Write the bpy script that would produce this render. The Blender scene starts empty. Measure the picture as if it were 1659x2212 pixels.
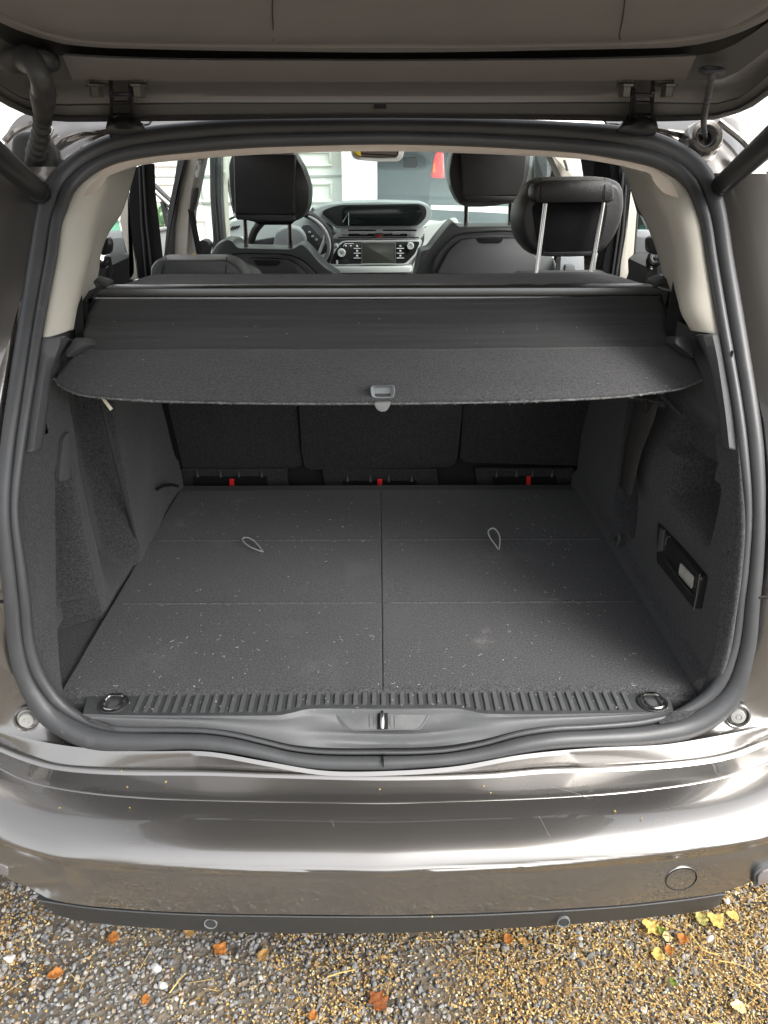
import bpy, bmesh, math, random
import numpy as np
from mathutils import Vector, Matrix, noise as mnoise

random.seed(7)
sc = bpy.context.scene
COL = sc.collection
R = math.radians

# ---------------------------------------------------------------- camera
FPX, CX, CY, CAMH = 1597.0, 829.5, 1106.0, 1.48
PITCH, YAW = R(25.8), R(0.467)
cam_d = bpy.data.cameras.new('camera')
cam = bpy.data.objects.new('camera', cam_d)
COL.objects.link(cam)
cam.location = (0, 0, CAMH)
cam.rotation_euler = (math.pi / 2 - PITCH, 0, -YAW)
cam_d.sensor_fit = 'VERTICAL'
cam_d.sensor_height = 36.0
cam_d.sensor_width = 27.0
cam_d.lens = FPX / 2212.0 * 36.0
cam_d.clip_start = 0.02
cam_d.clip_end = 500
sc.camera = cam

# ---------------------------------------------------------------- sky, sun, exposure
SUN_EL, SUN_AZ = 44.0, 128.0          # azimuth measured from +Y (into the car) clockwise
world = bpy.data.worlds.new('World')
sc.world = world
world.use_nodes = True
wn, wl = world.node_tree.nodes, world.node_tree.links
wn.clear()
w_out = wn.new('ShaderNodeOutputWorld')
w_bg = wn.new('ShaderNodeBackground')
sky = wn.new('ShaderNodeTexSky')
sky.sky_type = 'NISHITA'
sky.sun_disc = False
sky.sun_elevation = R(SUN_EL)
sky.sun_rotation = R(SUN_AZ)
sky.air_density = 1.0
sky.dust_density = 4.0
sky.ozone_density = 1.0
w_hs = wn.new('ShaderNodeHueSaturation')
w_hs.inputs['Saturation'].default_value = 0.16
wl.new(sky.outputs[0], w_hs.inputs['Color'])
wl.new(w_hs.outputs[0], w_bg.inputs['Color'])
w_bg.inputs['Strength'].default_value = 0.15
wl.new(w_bg.outputs[0], w_out.inputs['Surface'])

sun_d = bpy.data.lights.new('sun', 'SUN')
sun = bpy.data.objects.new('sun', sun_d)
COL.objects.link(sun)
sun_d.energy = 1.0
sun_d.angle = R(30)
sun_d.color = (1.0, 0.95, 0.87)
az, el = R(SUN_AZ), R(SUN_EL)
to_sun = Vector((math.sin(az) * math.cos(el), math.cos(az) * math.cos(el), math.sin(el)))
sun.rotation_euler = to_sun.to_track_quat('Z', 'Y').to_euler()
sun.location = (3, -3, 8)

vs = sc.view_settings
vs.view_transform = 'Standard'
vs.look = 'None'
vs.gamma = 1.0
vs.use_curve_mapping = False
vs.exposure = 1.45

# ---------------------------------------------------------------- where a sight line meets the place
_f = Vector((math.sin(YAW) * math.cos(PITCH), math.cos(YAW) * math.cos(PITCH), -math.sin(PITCH)))
_r = Vector((math.cos(YAW), -math.sin(YAW), 0))
_u = _r.cross(_f)
CAM = Vector((0, 0, CAMH))
def ray(px, py): return _f + _r * ((px - CX) / FPX) - _u * ((py - CY) / FPX)
def PY(px, py, Y):
    d = ray(px, py); return CAM + d * (Y / d.y)
def PZ(px, py, z):
    d = ray(px, py); return CAM + d * ((z - CAMH) / d.z)
def PX(px, py, x):
    d = ray(px, py); return CAM + d * (x / d.x)
def interp(v, tab):
    if v <= tab[0][0]: return tab[0][1]
    for (a, fa), (b, fb) in zip(tab, tab[1:]):
        if v <= b: return fa + (fb - fa) * (v - a) / (b - a)
    return tab[-1][1]
def solve(px, py, F):
    d = ray(px, py); lo, hi = 0.2, 8.0
    for _ in range(40):
        m = (lo + hi) / 2; p = CAM + d * m
        if p.y < F(p.z, p.x): lo = m
        else: hi = m
    return CAM + d * lo
REAR = [(0.30, .885), (.50, .90), (.565, .915), (.62, .925), (.69, .93), (.85, .945), (1.0, .985), (1.1, 1.04), (1.2, 1.11),
        (1.3, 1.19), (1.4, 1.27), (1.5, 1.36), (1.6, 1.45), (1.7, 1.54)]
def FS(z, x): return interp(z, REAR) + .19 * x * x      # the slanting rear opening of the car
def SS(px, py, off=0.0): return solve(px, py, lambda z, x: FS(z, x) + off)
def hatch_z(Y, off=0.0): return 1.527 + .28 * (1.30 - Y) + off
def PH(px, py, off=0.0):                                # on the underside of the raised tailgate
    d = ray(px, py)
    t = (1.527 + .28 * 1.30 + off - CAMH) / (d.z + .28 * d.y)
    return CAM + d * t

# ---------------------------------------------------------------- mesh helpers
def V(*a): return Vector(a)
def spline(pts, n, closed=False):
    pts = [Vector(p) for p in pts]
    m = len(pts)
    if m == 2 and not closed:
        return [pts[0].lerp(pts[1], i / (n - 1)) for i in range(n)]
    dense = []
    segs = m if closed else m - 1
    for i in range(segs):
        if closed: p0, p1, p2, p3 = pts[(i - 1) % m], pts[i], pts[(i + 1) % m], pts[(i + 2) % m]
        else: p0, p1, p2, p3 = pts[max(i - 1, 0)], pts[i], pts[i + 1], pts[min(i + 2, m - 1)]
        for k in range(12):
            t = k / 12
            # centripetal-ish tangents limited by neighbour length
            l0, l1, l2 = (p1 - p0).length, (p2 - p1).length, (p3 - p2).length
            t1 = (p2 - p0) * (l1 / max(l0 + l1, 1e-9)) if l0 > 1e-9 else (p2 - p1)
            t2 = (p3 - p1) * (l1 / max(l1 + l2, 1e-9)) if l2 > 1e-9 else (p2 - p1)
            h00, h10, h01, h11 = 2*t**3-3*t*t+1, t**3-2*t*t+t, -2*t**3+3*t*t, t**3-t*t
            dense.append(p1 * h00 + t1 * h10 + p2 * h01 + t2 * h11)
    dense.append(pts[0].copy() if closed else pts[-1].copy())
    L = [0.0]
    for a, b in zip(dense, dense[1:]): L.append(L[-1] + (b - a).length)
    out, j = [], 0
    cnt = n if closed else n - 1
    for i in range(n):
        s = L[-1] * i / cnt
        while j < len(L) - 2 and L[j + 1] < s: j += 1
        seg = L[j + 1] - L[j]
        out.append(dense[j].lerp(dense[j + 1], (s - L[j]) / seg if seg > 1e-12 else 0))
    return out
def grid(bm, rows, close_u=False, close_v=False):
    vv = [[bm.verts.new(p) for p in r] for r in rows]
    nr, nc = len(vv), len(vv[0])
    for i in range(nr if close_v else nr - 1):
        for j in range(nc if close_u else nc - 1):
            a, b, c, d = vv[i][j], vv[i][(j + 1) % nc], vv[(i + 1) % nr][(j + 1) % nc], vv[(i + 1) % nr][j]
            try: bm.faces.new((a, b, c, d))
            except ValueError: pass
    return vv
def loft(bm, curves, n, closed=False, sub=1):
    rows = [spline(c, n, closed) for c in curves]
    if sub > 1:
        out = []
        cols = [spline([r[j] for r in rows], (len(rows) - 1) * sub + 1) if len(rows) > 2 else None for j in range(n)]
        if cols[0] is None:
            for i in range(sub + 1): out.append([rows[0][j].lerp(rows[1][j], i / sub) for j in range(n)])
        else:
            for i in range((len(rows) - 1) * sub + 1): out.append([cols[j][i] for j in range(n)])
        rows = out
    return grid(bm, rows, close_u=closed)
def tube(bm, pts, rad, seg=10, closed=False, caps=True):
    pts = [Vector(p) for p in pts]; m = len(pts)
    if not hasattr(rad, '__len__'): rad = [rad] * m
    rows = []; up = None
    for i in range(m):
        if closed: t = (pts[(i + 1) % m] - pts[i - 1]).normalized()
        else: t = (pts[min(i + 1, m - 1)] - pts[max(i - 1, 0)]).normalized()
        if up is None:
            up = t.orthogonal().normalized()
        up = (up - t * up.dot(t)).normalized()
        s = t.cross(up)
        rows.append([pts[i] + (up * math.cos(2*math.pi*k/seg) + s * math.sin(2*math.pi*k/seg)) * rad[i] for k in range(seg)])
    vv = grid(bm, rows, close_u=True, close_v=closed)
    if caps and not closed:
        bm.faces.new(vv[0]); bm.faces.new(vv[-1][::-1])
def box(bm, c, s, rot=None, bevel=0.0, seg=2):
    r = bmesh.ops.create_cube(bm, size=1.0)
    vs_ = r['verts']
    M = Matrix.Diagonal((s[0], s[1], s[2], 1))
    if rot is not None: M = rot.to_4x4() @ M
    M = Matrix.Translation(c) @ M
    bmesh.ops.transform(bm, matrix=M, verts=vs_)
    if bevel > 0:
        es = list({e for v in vs_ for e in v.link_edges})
        bmesh.ops.bevel(bm, geom=es, offset=bevel, segments=seg, profile=.5, affect='EDGES')
def slab(bm, poly, thick=(0, .02, 0), bevel=0.0):
    """a flat outline (3D points) given real thickness along a vector"""
    t = Vector(thick)
    a = [bm.verts.new(p) for p in poly]; b = [bm.verts.new(Vector(p) + t) for p in poly]
    n = len(a); fs = [bm.faces.new(a), bm.faces.new(b[::-1])]
    for i in range(n): fs.append(bm.faces.new((a[i], b[i], b[(i+1) % n], a[(i+1) % n])))
    bmesh.ops.recalc_face_normals(bm, faces=fs)
    if bevel > 0:
        es = list(fs[0].edges) + list(fs[1].edges)
        bmesh.ops.bevel(bm, geom=es, offset=bevel, segments=2, profile=.6, affect='EDGES')
def lathe(bm, prof, M, seg=24):
    rows = [[M @ Vector((r * math.cos(2*math.pi*k/seg), r * math.sin(2*math.pi*k/seg), h)) for k in range(seg)] for r, h in prof]
    vv = grid(bm, rows, close_u=True)
    bm.faces.new(vv[-1])
    bm.faces.new(vv[0][::-1])
def pillow(bm, c, s, ex=(.5, .5, .5), rot=None, n=9, warp=None):
    """rounded cushion block: a cube pushed toward a superellipsoid"""
    pts = {}
    e = 1.0 / max(ex)
    def mapp(p):
        k = (abs(p.x) ** PW + abs(p.y) ** PW + abs(p.z) ** PW) ** (1.0 / PW)
        return p / k
    PW = 2.0 / max(ex[0], .05)
    for ax in range(3):
        for sg in (-1, 1):
            vv = []
            for i in range(n + 1):
                row = []
                for j in range(n + 1):
                    u, v = -1 + 2*i/n, -1 + 2*j/n
                    u, v = math.sin(u*math.pi/2*.98)/math.sin(math.pi/2*.98)*1.0, math.sin(v*math.pi/2*.98)/math.sin(math.pi/2*.98)*1.0
                    p = [0, 0, 0]; p[ax] = sg; p[(ax+1) % 3] = u; p[(ax+2) % 3] = v
                    q = mapp(Vector(p))
                    key = (round(q.x, 5), round(q.y, 5), round(q.z, 5))
                    if key not in pts:
                        w = Vector((q.x*s[0]/2, q.y*s[1]/2, q.z*s[2]/2))
                        if warp: w = warp(w)
                        if rot is not None: w = rot @ w
                        pts[key] = bm.verts.new(Vector(c) + w)
                    row.append(pts[key])
                vv.append(row)
            for i in range(n):
                for j in range(n):
                    q4 = (vv[i][j], vv[i+1][j], vv[i+1][j+1], vv[i][j+1])
                    if sg < 0: q4 = q4[::-1]
                    try: bm.faces.new(q4)
                    except ValueError: pass
def rounded(poly, r=.01, k=4):
    """round the corners of a closed outline of 3D points"""
    out = []; n = len(poly); poly = [Vector(p) for p in poly]
    for i in range(n):
        a, b, c = poly[i-1], poly[i], poly[(i+1) % n]
        d1, d2 = (a-b), (c-b); l = min(r, d1.length*.45, d2.length*.45)
        p, q = b + d1.normalized()*l, b + d2.normalized()*l
        for j in range(k+1):
            t = j/k; out.append(p*(1-t)**2 + b*2*t*(1-t) + q*t*t)
    return out

ROOTLOC = {}
def obj(name, bm, mat, parent=None, sharp=38, solid=0.0, fix=True, bevel=0.0):
    if fix: bmesh.ops.recalc_face_normals(bm, faces=bm.faces)
    lim = R(sharp)
    for f in bm.faces: f.smooth = True
    for e in bm.edges:
        if len(e.link_faces) == 2 and e.calc_face_angle(0) > lim: e.smooth = False
    me = bpy.data.meshes.new(name)
    bm.to_mesh(me); bm.free()
    me.materials.append(mat)
    o = bpy.data.objects.new(name, me)
    COL.objects.link(o)
    if solid:
        m = o.modifiers.new('thickness', 'SOLIDIFY'); m.thickness = solid; m.offset = 0
    if parent is not None: adopt(o, parent)
    return o
def adopt(o, parent):
    o.parent = parent
    loc = Vector((0, 0, 0)); p = parent
    loc = ROOTLOC.get(parent.name, Vector((0, 0, 0)))
    o.matrix_parent_inverse = Matrix.Translation(-loc)
    return o
def tag(o, label=None, cat=None, group=None, kind=None):
    if label: o['label'] = label
    if cat: o['category'] = cat
    if group: o['group'] = group
    if kind: o['kind'] = kind
    return o
def empty(name, loc, parent=None):
    o = bpy.data.objects.new(name, None); COL.objects.link(o)
    o.location = loc; o.empty_display_size = .1
    ROOTLOC[o.name] = Vector(loc)
    if parent is not None: adopt(o, parent)
    return o
def nb(): return bmesh.new()

# ---------------------------------------------------------------- materials
def mat(name, col, rough=.5, metal=0.0, coat=0.0, coat_rough=.03, spec=.5, bump=None, var=None, sheen=0.0, var2=None, rvar=None):
    """bump=(scale,strength,detail) fine relief; var=(scale,amount) tone mottling; var2=(scale,threshold,colour) specks"""
    m = bpy.data.materials.new(name); m.use_nodes = True
    n, l = m.node_tree.nodes, m.node_tree.links
    b = n['Principled BSDF']
    b.inputs['Base Color'].default_value = (*col, 1)
    b.inputs['Roughness'].default_value = rough
    b.inputs['Metallic'].default_value = metal
    b.inputs['Coat Weight'].default_value = coat
    b.inputs['Coat Roughness'].default_value = coat_rough
    b.inputs['Specular IOR Level'].default_value = spec
    b.inputs['Sheen Weight'].default_value = sheen
    b.inputs['Sheen Roughness'].default_value = .6
    tc = n.new('ShaderNodeTexCoord')
    colsock = None
    if var:
        nz = n.new('ShaderNodeTexNoise'); nz.inputs['Scale'].default_value = var[0]; nz.inputs['Detail'].default_value = 6
        nz.inputs['Roughness'].default_value = .65
        l.new(tc.outputs['Object'], nz.inputs['Vector'])
        mr = n.new('ShaderNodeMapRange'); mr.inputs['From Min'].default_value = .3; mr.inputs['From Max'].default_value = .7
        mr.inputs['To Min'].default_value = 1 - var[1]; mr.inputs['To Max'].default_value = 1 + var[1]
        l.new(nz.outputs['Fac'], mr.inputs['Value'])
        vm = n.new('ShaderNodeVectorMath'); vm.operation = 'SCALE'; vm.inputs[0].default_value = col
        l.new(mr.outputs[0], vm.inputs['Scale'])
        colsock = vm.outputs[0]
    if var2:
        specks = var2 if isinstance(var2, list) else [var2]
        for sp in specks:
            nz = n.new('ShaderNodeTexNoise'); nz.inputs['Scale'].default_value = sp[0]; nz.inputs['Detail'].default_value = sp[3] if len(sp) > 3 else 3
            l.new(tc.outputs['Object'], nz.inputs['Vector'])
            mr = n.new('ShaderNodeMapRange'); mr.inputs['From Min'].default_value = sp[1]; mr.inputs['From Max'].default_value = sp[1] + (sp[4] if len(sp) > 4 else .12)
            l.new(nz.outputs['Fac'], mr.inputs['Value'])
            mx = n.new('ShaderNodeMix'); mx.data_type = 'RGBA'
            l.new(mr.outputs[0], mx.inputs['Factor'])
            if colsock: l.new(colsock, mx.inputs['A'])
            else: mx.inputs['A'].default_value = (*col, 1)
            mx.inputs['B'].default_value = (*sp[2], 1)
            colsock = mx.outputs['Result']
    if colsock: l.new(colsock, b.inputs['Base Color'])
    if rvar:
        nz = n.new('ShaderNodeTexNoise'); nz.inputs['Scale'].default_value = rvar[0]; nz.inputs['Detail'].default_value = 7
        l.new(tc.outputs['Object'], nz.inputs['Vector'])
        mr = n.new('ShaderNodeMapRange'); mr.inputs['From Min'].default_value = .3; mr.inputs['From Max'].default_value = .7
        mr.inputs['To Min'].default_value = max(0, rough - rvar[1]); mr.inputs['To Max'].default_value = rough + rvar[1]
        l.new(nz.outputs['Fac'], mr.inputs['Value']); l.new(mr.outputs[0], b.inputs['Roughness'])
    if bump:
        nz = n.new('ShaderNodeTexNoise'); nz.inputs['Scale'].default_value = bump[0]
        nz.inputs['Detail'].default_value = bump[2] if len(bump) > 2 else 4
        l.new(tc.outputs['Object'], nz.inputs['Vector'])
        bp = n.new('ShaderNodeBump'); bp.inputs['Strength'].default_value = bump[1]; bp.inputs['Distance'].default_value = .002
        l.new(nz.outputs['Fac'], bp.inputs['Height']); l.new(bp.outputs[0], b.inputs['Normal'])
    return m
def glass_mat(name, tint, refl=.08):
    m = bpy.data.materials.new(name); m.use_nodes = True
    n, l = m.node_tree.nodes, m.node_tree.links
    n.clear()
    o = n.new('ShaderNodeOutputMaterial'); mx = n.new('ShaderNodeMixShader'); t = n.new('ShaderNodeBsdfTransparent')
    g = n.new('ShaderNodeBsdfGlossy'); g.inputs['Roughness'].default_value = .02
    t.inputs['Color'].default_value = (*tint, 1); g.inputs['Color'].default_value = (.9, .95, 1, 1)
    fr = n.new('ShaderNodeLayerWeight'); fr.inputs['Blend'].default_value = .5
    pw = n.new('ShaderNodeMath'); pw.operation = 'POWER'; pw.inputs[1].default_value = 5
    ma = n.new('ShaderNodeMath'); ma.operation = 'MULTIPLY_ADD'; ma.inputs[1].default_value = .9; ma.inputs[2].default_value = refl * .5; ma.use_clamp = True
    l.new(fr.outputs['Facing'], pw.inputs[0]); l.new(pw.outputs[0], ma.inputs[0]); l.new(ma.outputs[0], mx.inputs['Fac'])
    l.new(t.outputs[0], mx.inputs[1]); l.new(g.outputs[0], mx.inputs[2]); l.new(mx.outputs[0], o.inputs['Surface'])
    return m
M = {}
M['paint'] = mat('brown_grey_paint', (.30, .288, .274), .285, .9, coat=1.0, coat_rough=.008, bump=(9, .03, 2), rvar=(3, .03))
M['paint'].node_tree.nodes['Principled BSDF'].inputs['Coat IOR'].default_value = 1.75
M['paint_wavy'] = mat('brown_grey_paint_pressed', (.24, .225, .21), .2, .85, coat=1.0, coat_rough=.03, bump=(26, .35, 2))
M['hatch'] = mat('tailgate_plastic', (.232, .222, .212), .5, 0, spec=.35, bump=(900, .25, 2), var=(5, .06))
M['hatch_paint'] = mat('tailgate_paint', (.185, .178, .17), .42, .25, coat=.25, coat_rough=.2, var=(6, .05), var2=[(60, .77, (.3, .28, .25), 2)])
M['hatch_strip'] = mat('bonding_strip', (.235, .218, .207), .6, spec=.25, bump=(900, .25, 2), var=(5, .06), var2=[(40, .76, (.30, .28, .26), 3)])
M['hatch_bed'] = mat('tailgate_recess', (.14, .137, .13), .55, spec=.3, var=(5, .06))
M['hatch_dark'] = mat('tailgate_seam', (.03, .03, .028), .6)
M['rubber'] = mat('seal_rubber', (.062, .064, .067), .40, spec=.5, bump=(700, .1, 2), var=(9, .15), var2=[(55, .72, (.15, .15, .15), 4), (16, .68, (.10, .10, .10), 7)])
M['black'] = mat('black_metal', (.012, .012, .013), .3, spec=.5)
M['blackmatte'] = mat('black_matte', (.010, .010, .011), .7, spec=.25)
M['strut'] = mat('strut_black', (.008, .008, .008), .38, spec=.45)
M['steel'] = mat('chrome', (.48, .475, .46), .2, 1.0)
M['zinc'] = mat('zinc_plate', (.095, .09, .078), .5, .6)
M['sill'] = mat('sill_plastic', (.115, .118, .122), .44, spec=.5, bump=(1300, .25, 2), var=(14, .08), var2=[(38, .70, (.19, .19, .19), 8, .2)])
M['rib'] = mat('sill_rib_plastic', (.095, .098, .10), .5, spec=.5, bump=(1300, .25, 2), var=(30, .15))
M['groove'] = mat('sill_groove_shade', (.05, .052, .054), .55, spec=.4, var=(30, .2))  # darker copy of the rib plastic, shade between ribs put into colour
M['plastic'] = mat('trim_plastic_grey', (.085, .087, .09), .58, spec=.4, bump=(1500, .3, 2), var=(6, .05))
M['plasticdk'] = mat('trim_plastic_dark', (.035, .036, .037), .5, spec=.4, bump=(1500, .25, 2))
M['beige'] = mat('beige_trim', (.52, .495, .43), .6, spec=.3, bump=(1200, .15, 2))
M['header'] = mat('headliner_cream', (.66, .575, .48), .75, spec=.2, bump=(1500, .2, 2))
lint = (.16, .16, .165)
M['carpet'] = mat('boot_carpet', (.056, .0565, .059), .95, spec=.1, sheen=.15, bump=(420, 1.0, 5), var=(300, .8),
                  var2=[(95, .67, lint, 6, .2), (9, .62, (.078, .078, .08), 7, .2), (2.6, .60, (.064, .064, .066), 8, .25)])
M['carpetside'] = mat('side_carpet', (.047, .0475, .050), .95, spec=.1, sheen=.12, bump=(400, .9, 5), var=(260, .65), var2=[(120, .74, (.11, .11, .115), 5, .2)])
M['seatcarpet'] = mat('seatback_carpet', (.042, .042, .043), .95, spec=.1, bump=(420, .7, 4), var=(240, .5), var2=[(130, .75, (.10, .10, .10), 4, .2)])
M['cover'] = mat('cover_cloth', (.038, .0385, .0405), .9, spec=.15, sheen=.15, bump=(600, .6, 3), var=(280, .25), var2=[(50, .75, (.10, .10, .10), 6, .2)])
M['board'] = mat('cover_felt', (.055, .055, .058), .95, spec=.1, sheen=.2, bump=(420, 1.0, 5), var=(300, .65), var2=[(70, .70, (.15, .15, .15), 6, .2)])
M['fray'] = mat('frayed_felt', (.26, .26, .26), .95, spec=.1)
M['lint'] = mat('white_lint', (.45, .45, .44), .9, spec=.1)
M['alu'] = mat('satin_aluminium', (.17, .175, .175), .36, .9, bump=(300, .05, 2))
M['handle'] = mat('grey_handle', (.27, .295, .30), .5, spec=.3)
M['tab'] = mat('grey_tab', (.21, .215, .215), .5)
M['leather'] = mat('black_leather', (.028, .028, .029), .42, spec=.45, bump=(340, .35, 4), var=(7, .1))
M['leathergrey'] = mat('charcoal_leather', (.05, .052, .053), .42, spec=.45, bump=(340, .3, 4))
M['softblack'] = mat('black_cloth', (.007, .007, .008), .8, spec=.2, bump=(400, .4, 3))
M['seatplastic'] = mat('seatback_plastic', (.045, .046, .048), .48, spec=.4, bump=(900, .2, 2))
M['dash'] = mat('dash_light', (.62, .63, .62), .6, spec=.3, bump=(700, .2, 2))
M['dashmid'] = mat('dash_grey', (.33, .35, .36), .6, spec=.3, bump=(700, .2, 2))
M['screen'] = mat('screen_glass', (.006, .008, .008), .12, spec=.5)
M['pianoblack'] = mat('gloss_black', (.02, .02, .021), .15, spec=.5)
M['screen2'] = mat('touchscreen', (.055, .055, .05), .2, spec=.5)
M['satin'] = mat('satin_silver', (.62, .63, .63), .35, .25)
M['white'] = mat('white_print', (.75, .75, .75), .5)
M['red'] = mat('red_strap', (.75, .03, .025), .5, spec=.3)
M['redlamp'] = mat('red_lamp', (.55, .025, .03), .15, coat=.5)
M['yellow'] = mat('yellow_tag', (.8, .62, .03), .5)
M['lens'] = mat('lamp_lens', (.50, .48, .42), .3, spec=.5, bump=(240, .4, 2))
M['cap'] = mat('rubber_stop', (.33, .33, .31), .55)
M['valance'] = mat('valance_plastic', (.035, .037, .038), .48, spec=.45, bump=(1000, .2, 2), var=(4, .12), var2=[(30, .74, (.012, .012, .012), 2, .05)])
M['cord'] = mat('grey_cord', (.24, .24, .24), .9, var=(900, .5))
M['webbing'] = mat('seat_belt_webbing', (.032, .029, .027), .75, bump=(500, .5, 2))
M['webblack'] = mat('black_webbing', (.014, .014, .015), .75, bump=(500, .4, 2))
M['glass'] = glass_mat('window_glass', (.86, .93, .90), .06)
M['darkglass'] = glass_mat('tinted_glass', (.45, .72, .62), .12)
M['render'] = mat('white_wall', (.86, .86, .84), .85, spec=.2, bump=(40, .1, 3))
M['garagedoor'] = mat('white_garage_door', (.85, .85, .80), .5, spec=.3)
M['vanpaint'] = mat('blue_grey_paint', (.05, .058, .066), .4, .1, coat=.4, var=(2, .15))
M['vanplastic'] = mat('van_plastic', (.05, .055, .06), .5)
M['mirrorglass'] = mat('mirror_glass', (.16, .15, .14), .05, 1.0)
M['amber'] = mat('amber_card', (.75, .55, .06), .4)
M['mirror_foliage'] = mat('mirror_foliage_reflection', (.25, .45, .22), .08, .6)  # reflected green foliage painted straight into the mirror colour
M['doorcard'] = mat('door_card_light', (.42, .43, .43), .55, spec=.3)
M['doorgrey'] = mat('door_card_grey', (.13, .14, .14), .5, spec=.3)
M['under'] = mat('underbody', (.02, .02, .02), .9)
M['tyre'] = mat('tyre_rubber', (.02, .02, .02), .8)

# dusty patches trodden into the floor carpet, each with its own shape
_n, _l = M['carpet'].node_tree.nodes, M['carpet'].node_tree.links
_b = _n['Principled BSDF']; _src = _b.inputs['Base Color'].links[0].from_socket
_tc = _n.new('ShaderNodeTexCoord')
_nz = _n.new('ShaderNodeTexNoise'); _nz.inputs['Scale'].default_value = 60; _nz.inputs['Detail'].default_value = 8; _nz.inputs['Roughness'].default_value = .75
_l.new(_tc.outputs['Object'], _nz.inputs['Vector'])
for (_px, _py, _pr, _amt) in ((1046, 1386, .030, .9), (1050, 1362, .018, .7), (388, 1132, .045, .7), (425, 1108, .040, .45), (510, 1080, .05, .35), (1200, 1297, .02, .6), (690, 1440, .08, .25), (1050, 1200, .09, .2), (330, 1420, .09, .2)):
    _c = PZ(_px, _py, .64)
    _d = _n.new('ShaderNodeVectorMath'); _d.operation = 'DISTANCE'; _d.inputs[1].default_value = _c
    _l.new(_tc.outputs['Object'], _d.inputs[0])
    _m = _n.new('ShaderNodeMapRange'); _m.interpolation_type = 'SMOOTHSTEP'
    _m.inputs['From Min'].default_value = _pr; _m.inputs['From Max'].default_value = 0; _m.inputs['To Min'].default_value = 0; _m.inputs['To Max'].default_value = 1
    _l.new(_d.outputs['Value'], _m.inputs['Value'])
    _k = _n.new('ShaderNodeMath'); _k.operation = 'MULTIPLY'; _l.new(_m.outputs[0], _k.inputs[0])
    _t = _n.new('ShaderNodeMapRange'); _t.inputs['From Min'].default_value = .42; _t.inputs['From Max'].default_value = .68; _t.inputs['To Max'].default_value = _amt
    _l.new(_nz.outputs['Fac'], _t.inputs['Value']); _l.new(_t.outputs[0], _k.inputs[1])
    _x = _n.new('ShaderNodeMix'); _x.data_type = 'RGBA'; _x.inputs['B'].default_value = (.20, .20, .20, 1)
    _l.new(_k.outputs[0], _x.inputs['Factor']); _l.new(_src, _x.inputs['A']); _src = _x.outputs['Result']
_l.new(_src, _b.inputs['Base Color'])

# ================================================================ the ground
def ground_material():
    m = bpy.data.materials.new('gravel_dirt'); m.use_nodes = True
    n, l = m.node_tree.nodes, m.node_tree.links
    b = n['Principled BSDF']; b.inputs['Roughness'].default_value = .95; b.inputs['Specular IOR Level'].default_value = .1
    tc = n.new('ShaderNodeTexCoord')
    v = n.new('ShaderNodeTexVoronoi'); v.inputs['Scale'].default_value = 75
    l.new(tc.outputs['Object'], v.inputs['Vector'])
    cr = n.new('ShaderNodeValToRGB')
    e = cr.color_ramp.elements
    e[0].position = 0; e[0].color = (.05, .045, .04, 1); e[1].position = 1; e[1].color = (.24, .23, .22, 1)
    for p, c in ((.3, (.08, .077, .073, 1)), (.5, (.11, .08, .05, 1)), (.65, (.12, .12, .122, 1)), (.82, (.20, .135, .06, 1))):
        q = e.new(p); q.color = c
    l.new(v.outputs['Color'], cr.inputs['Fac'])
    nz = n.new('ShaderNodeTexNoise'); nz.inputs['Scale'].default_value = 3; nz.inputs['Detail'].default_value = 8
    l.new(tc.outputs['Object'], nz.inputs['Vector'])
    mx = n.new('ShaderNodeMix'); mx.data_type = 'RGBA'; mx.inputs['B'].default_value = (.20, .175, .14, 1)
    mr = n.new('ShaderNodeMapRange'); mr.inputs['From Min'].default_value = .42; mr.inputs['From Max'].default_value = .62
    mr.inputs['To Max'].default_value = .75
    l.new(nz.outputs['Fac'], mr.inputs['Value']); l.new(mr.outputs[0], mx.inputs['Factor'])
    l.new(cr.outputs['Color'], mx.inputs['A']); l.new(mx.outputs['Result'], b.inputs['Base Color'])
    bp = n.new('ShaderNodeBump'); bp.inputs['Strength'].default_value = .8; bp.inputs['Distance'].default_value = .006
    l.new(v.outputs['Distance'], bp.inputs['Height']); l.new(bp.outputs[0], b.inputs['Normal'])
    return m
bm = nb()
NX = 40
grid(bm, [[V(-150 + 300*i/NX, -150 + 300*j/NX, 0) for i in range(NX+1)] for j in range(NX+1)])
ground = obj('ground', bm, ground_material())
tag(ground, 'grey gravel driveway strewn with yellow seeds and leaves', None, None, 'structure')

def tone_material(name, rough=.85, spec=.25, bumps=True):
    m = bpy.data.materials.new(name); m.use_nodes = True
    n, l = m.node_tree.nodes, m.node_tree.links
    b = n['Principled BSDF']; b.inputs['Roughness'].default_value = rough; b.inputs['Specular IOR Level'].default_value = spec
    a = n.new('ShaderNodeAttribute'); a.attribute_name = 'tone'
    tc = n.new('ShaderNodeTexCoord'); nz = n.new('ShaderNodeTexNoise'); nz.inputs['Scale'].default_value = 160; nz.inputs['Detail'].default_value = 5
    l.new(tc.outputs['Object'], nz.inputs['Vector'])
    mr = n.new('ShaderNodeMapRange'); mr.inputs['From Min'].default_value = .3; mr.inputs['From Max'].default_value = .7
    mr.inputs['To Min'].default_value = .7; mr.inputs['To Max'].default_value = 1.3
    l.new(nz.outputs['Fac'], mr.inputs['Value'])
    vm = n.new('ShaderNodeVectorMath'); vm.operation = 'SCALE'
    l.new(a.outputs['Color'], vm.inputs[0]); l.new(mr.outputs[0], vm.inputs['Scale']); l.new(vm.outputs[0], b.inputs['Base Color'])
    return m
rng = np.random.default_rng(11)
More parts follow.
